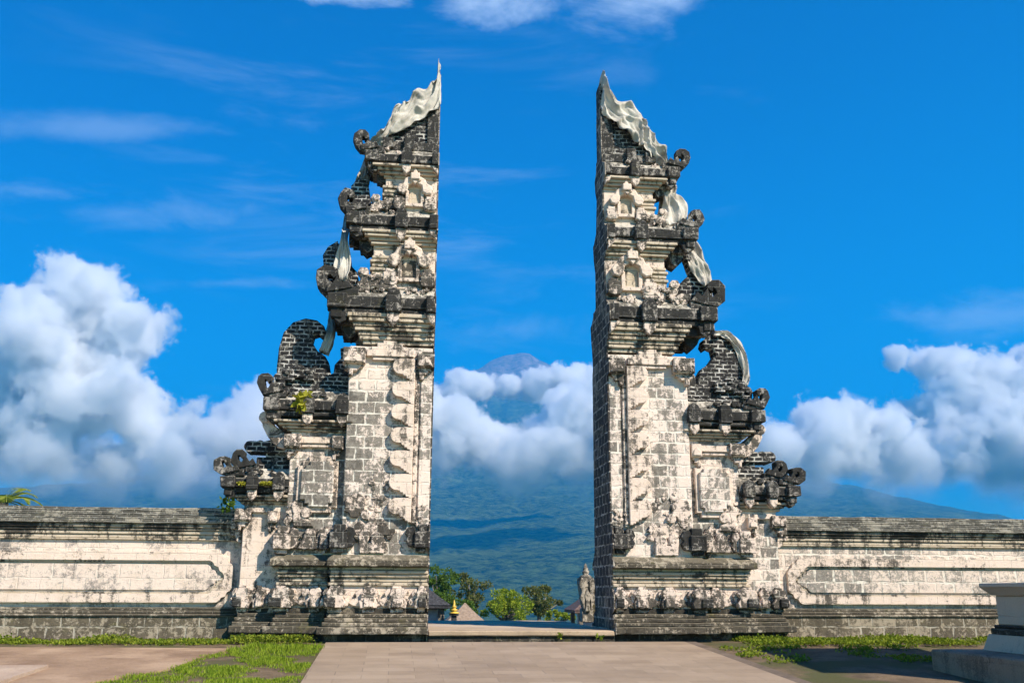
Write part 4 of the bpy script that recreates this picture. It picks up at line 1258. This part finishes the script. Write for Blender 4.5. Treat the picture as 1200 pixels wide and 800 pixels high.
GP = [(-1.0, -.9), (-1.0, -5.6), (-3.55, -5.8), (-3.2, -4.4), (-2.6, -3.4), (-2.45, -2.2), (-2.1, -1.25), (-1.6, -.7)]
for i in range(2600):
    x, y = rg.uniform(-3.7, -1.0), rg.uniform(-5.8, -.6)
    dens = mn.noise(Vector((x * 1.1, y * 1.1, 2))) + mn.noise(Vector((x * 3, y * 3, 7))) * .4
    if in_poly(x, y, GP) and dens > -.2: gp.append((x, y, H(x, y) - .01, .08, .03 + .10 * max(0, dens + .2) * rg.uniform(.4, 1.3)))
tag(clump('grass', None, gp, M['grass'], .0045, 20, 2, None, 'stuff', True), None)
wp = []
for i in range(430):
    x = rg.uniform(-9, -2.4); d = mn.noise(Vector((x * 1.3, 0, 4)))
    if d > -.35: wp.append((x, rg.uniform(-.6, .38), H(x, 0) - .01, .13, .02 + .15 * max(0, d + .15) * rg.random()))
for i in range(60):
    x = rg.uniform(-2.4, -1.15); wp.append((x, rg.uniform(-.6, -.25), 0, .1, .10))
for i in range(520):
    x = rg.uniform(5.6, 10.5); d = mn.noise(Vector((x * .9, 0, 9)))
    if d > -.25: wp.append((x, rg.uniform(-1.15, .38), H(x, -.4) - .01, .12, .03 + .24 * max(0, d + .1) * rg.random()))
for i in range(140):
    x = rg.uniform(4.9, 8.2); y = rg.uniform(-3.0, -1.0)
    if mn.noise(Vector((x * 1.2, y * 1.2, 1))) > .02: wp.append((x, y, H(x, y) - .01, .14, .03))
tag(clump('undergrowth', None, wp, M['weed'], .042, 30, 3, None, 'stuff'), None)
# individual plants
clump('weed_tuft', 'tiny weed growing from the step riser, right of centre', [(W(656, 745, -.25)[0], -.25, .06, .05, .06)], M['weed'], .05, 26, 4, 'plant')
clump('weed_tuft', 'tiny weed at the foot of the right gate half beside the step', [(W(703, 748, -.3)[0], -.3, .02, .05, .07)], M['weed'], .05, 22, 6, 'plant')
fx, fz = W(356, 470, 0)
clump('fern_tuft', 'yellow-green fern hanging from the upper side cornice of the left gate half', [(fx, -.08, fz, .07, .12), (fx - .05, -.1, fz - .12, .05, .1)], M['moss'], .13, 40, 7, 'plant', up=-.1)
for k, (a, lb) in enumerate(((287, 'yellow moss pad on the lowest left cornice, nearer the wall'), (314, 'yellow moss pad on the lowest left cornice, nearer the shaft'))):
    mx, mz = W(a, 568, .1)
    clump('moss_pad', lb, [(mx - .06, .08, mz, .06, .03), (mx + .04, .07, mz, .06, .03)], M['moss'], .035, 220, 20 + k, 'moss', group='moss pads')
dx, dz = W(266, 591, .2)
clump('leafy_sprig', 'dark leafy sprig growing under the lowest left cornice above the wall', [(dx, .2, dz - .05, .12, .12)], M['leafA'], .12, 40, 9, 'plant', up=0)


def palm():
    x, z = W(6, 580, 9)
    g0 = H(x, 9)
    root = empty('palm_tree', (x, 9, g0), 'palm tree with yellow-green fronds rising behind the left wall', 'tree')
    org = Vector((x, 9, g0)); top = Vector((x, 9, z - .15))
    tb = MB(None, org, 0); tb.tube([org, (org + top) / 2 + Vector((.05, 0, 0)), top], [.14, .11, .10], 10); tb.build('trunk', M['bark'], root, True)
    r = random.Random(3)
    for k in range(15):
        a = k * 2.399; el = r.uniform(.1, 1.0); ln = r.uniform(.75, 1.05)
        V, Fc = [], []
        p = top - org; d = Vector((math.cos(a) * math.cos(el), math.sin(a) * math.cos(el), math.sin(el)))
        for s_ in range(22):
            st = ln / 22
            d = (d + Vector((0, 0, -.075))).normalized(); q = p + d * st
            sd = d.cross(Vector((0, 0, 1))).normalized()
            for f in (-1, 1):
                L_ = .30 * math.sin(math.pi * (s_ + 3) / 27)
                leaf_quad(V, Fc, p, (sd * f + d * .9 + Vector((0, 0, -.25))).normalized() * L_, .012, d)
            leaf_quad(V, Fc, p, d * st * 1.2, .01, Vector((0, 0, 1)))
            p = q
        me = bpy.data.meshes.new('frond'); me.from_pydata(V, [], Fc); link('frond', me, M['frond'], root)


palm()


# ---------------------------------------------------------------- things beyond the gate
def pavilion(name, label, ax, ay, Y, half_px, eave_py, mat, body='pale', fin=None, ridge=0.0, steps=1):
    """square pavilion with a hipped roof; apex at (ax, ay)"""
    k = (Y + DIST) / F
    x, zt = W(ax, ay, Y); ze = W(ax, eave_py, Y)[1]; hw = half_px * k
    g0 = H(x, Y) - .1
    org = Vector((x, Y, g0))
    root = empty(name, org, label, 'building')
    b = MB(None, org, .006)
    n = 5
    for i in range(n):   # slightly flared hip
        f0, f1 = i / n, (i + 1) / n
        w0 = hw * (1 - f0) ** 1.12 + .02; w1 = hw * (1 - f1) ** 1.12 + .02
        b.frustum((x - w0 - ridge * hw, x + w0 + ridge * hw, Y - w0, Y + w0), ze + (zt - ze) * f0, (x - w1 - ridge * hw, x + w1 + ridge * hw, Y - w1, Y + w1), ze + (zt - ze) * f1, 0)
    b.box(x - hw - ridge * hw, x + hw + ridge * hw, Y - hw, Y + hw, ze - .09, ze + .002, res=.3, bev=.01)
    ro = b.build('roof', mat, root)
    b = MB(None, org, 0)
    for sx in (-1, 1):
        for sy in (-1, 1):
            pb = MB(None, org, 0); pb.box(x + sx * hw * .75 - .06, x + sx * hw * .75 + .06, Y + sy * hw * .75 - .06, Y + sy * hw * .75 + .06, g0, ze - .09, res=0); pb.build('post', M['bark'], root)
    b.box(x - hw * .62, x + hw * .62, Y - hw * .62, Y + hw * .62, g0, ze - .1, res=0); b.build('wall', M[body], root)
    if fin:
        fb = MB(None, org, 0); fb.lathe([(.13, zt - .05), (.15, zt + .03), (.07, zt + .08), (.12, zt + .14), (.05, zt + .22), (.07, zt + .27), (.01, zt + .46)], x, Y, 10); fb.build('finial', fin, ro)
    return root


pavilion('black_roof_pavilion', 'pavilion with a steep black thatch roof, beside the left gate half', 492, 680, 12, 33, 708, M['thatch'])
pavilion('tan_roof_pavilion', 'low pavilion with a tan hipped roof just above the step', 545, 706, 17, 22, 728, M['tantile'])
pavilion('brown_roof_pavilion', 'small pavilion with a brown roof beside the guardian pillar', 700, 686, 15, 33, 714, M['redtile'])


def gold_shrine():
    x, z = W(532, 722, 11)
    org = Vector((x, 11, H(x, 11)))
    root = empty('golden_finial_shrine', org, 'tiny golden tiered finial on a dark post in front of the tan roof', 'shrine')
    b = MB(None, org, 0); b.box(x - .07, x + .07, 10.93, 11.07, org.z, z + .07, res=0); b.box(x - .12, x + .12, 10.88, 11.12, z + .02, z + .09, res=0); b.build('post', M['thatch'], root)
    b = MB(None, org, 0); b.lathe([(.10, z + .07), (.17, z + .09), (.09, z + .12), (.05, z + .15), (.12, z + .17), (.05, z + .20), (.04, z + .23), (.08, z + .25), (.03, z + .28), (.03, z + .34), (.005, z + .44)], x, 11, 12); b.build('gold_tiers', M['gold'], root, True)


gold_shrine()


def guardian():
    Y = 4.2
    x, z0 = W(687, 725, Y)
    P = lambda y: W(687, y, Y)[1]
    s = (Y + DIST) / F
    org = Vector((x, Y, .165))
    root = empty('guardian_pillar', org, 'carved grey stone pillar with a pointed finial standing behind the right gate half', 'statue')
    b = MB(None, org, .012)
    b.box(x - 6.5 * s, x + 6.5 * s, Y - .14, Y + .14, .16, P(712), res=.06)
    b.frustum((x - 5 * s, x + 5 * s, Y - .1, Y + .1), P(712), (x - 8 * s, x + 8 * s, Y - .14, Y + .14), P(688))
    b.box(x - 8.5 * s, x + 8.5 * s, Y - .15, Y + .15, P(688), P(677), res=.05)
    for f in (-1, 1):
        b.prism([(x + f * 4 * s, P(714)), (x + f * 9 * s, P(700)), (x + f * 6.5 * s, P(694)), (x + f * 10 * s, P(684)), (x + f * 7 * s, P(676)), (x + f * 2 * s, P(680))], Y - .19, Y - .05)
    b.prism([(x - 3 * s, P(716)), (x + 3 * s, P(716)), (x + 2 * s, P(705)), (x + 4 * s, P(698)), (x, P(690)), (x - 4 * s, P(698)), (x - 2 * s, P(705))], Y - .2, Y - .1)
    b.build('pillar', M['statue'], root)
    b = MB(None, org, .004)
    b.lathe([(8 * s, P(677)), (6.5 * s, P(674.5)), (3.2 * s, P(673)), (4 * s, P(671)), (4.2 * s, P(669)), (2.6 * s, P(667.5)), (3.4 * s, P(666)), (1.8 * s, P(664)), (2.0 * s, P(662.5)), (.3 * s, P(659.5))], x, Y, 14)
    b.build('finial', M['statue'], root, True)
    # leaning wing stone at its right
    b = MB(None, org, .01)
    b.prism([(x + 5 * s, .165), (x + 4 * s, P(705)), (x + 8 * s, P(690)), (x + 14 * s, P(675)), (x + 20 * s, P(672)), (x + 20 * s, .165)], Y - .1, Y + .12)
    b.build('wing_stone', M['ledge'], root)


guardian()
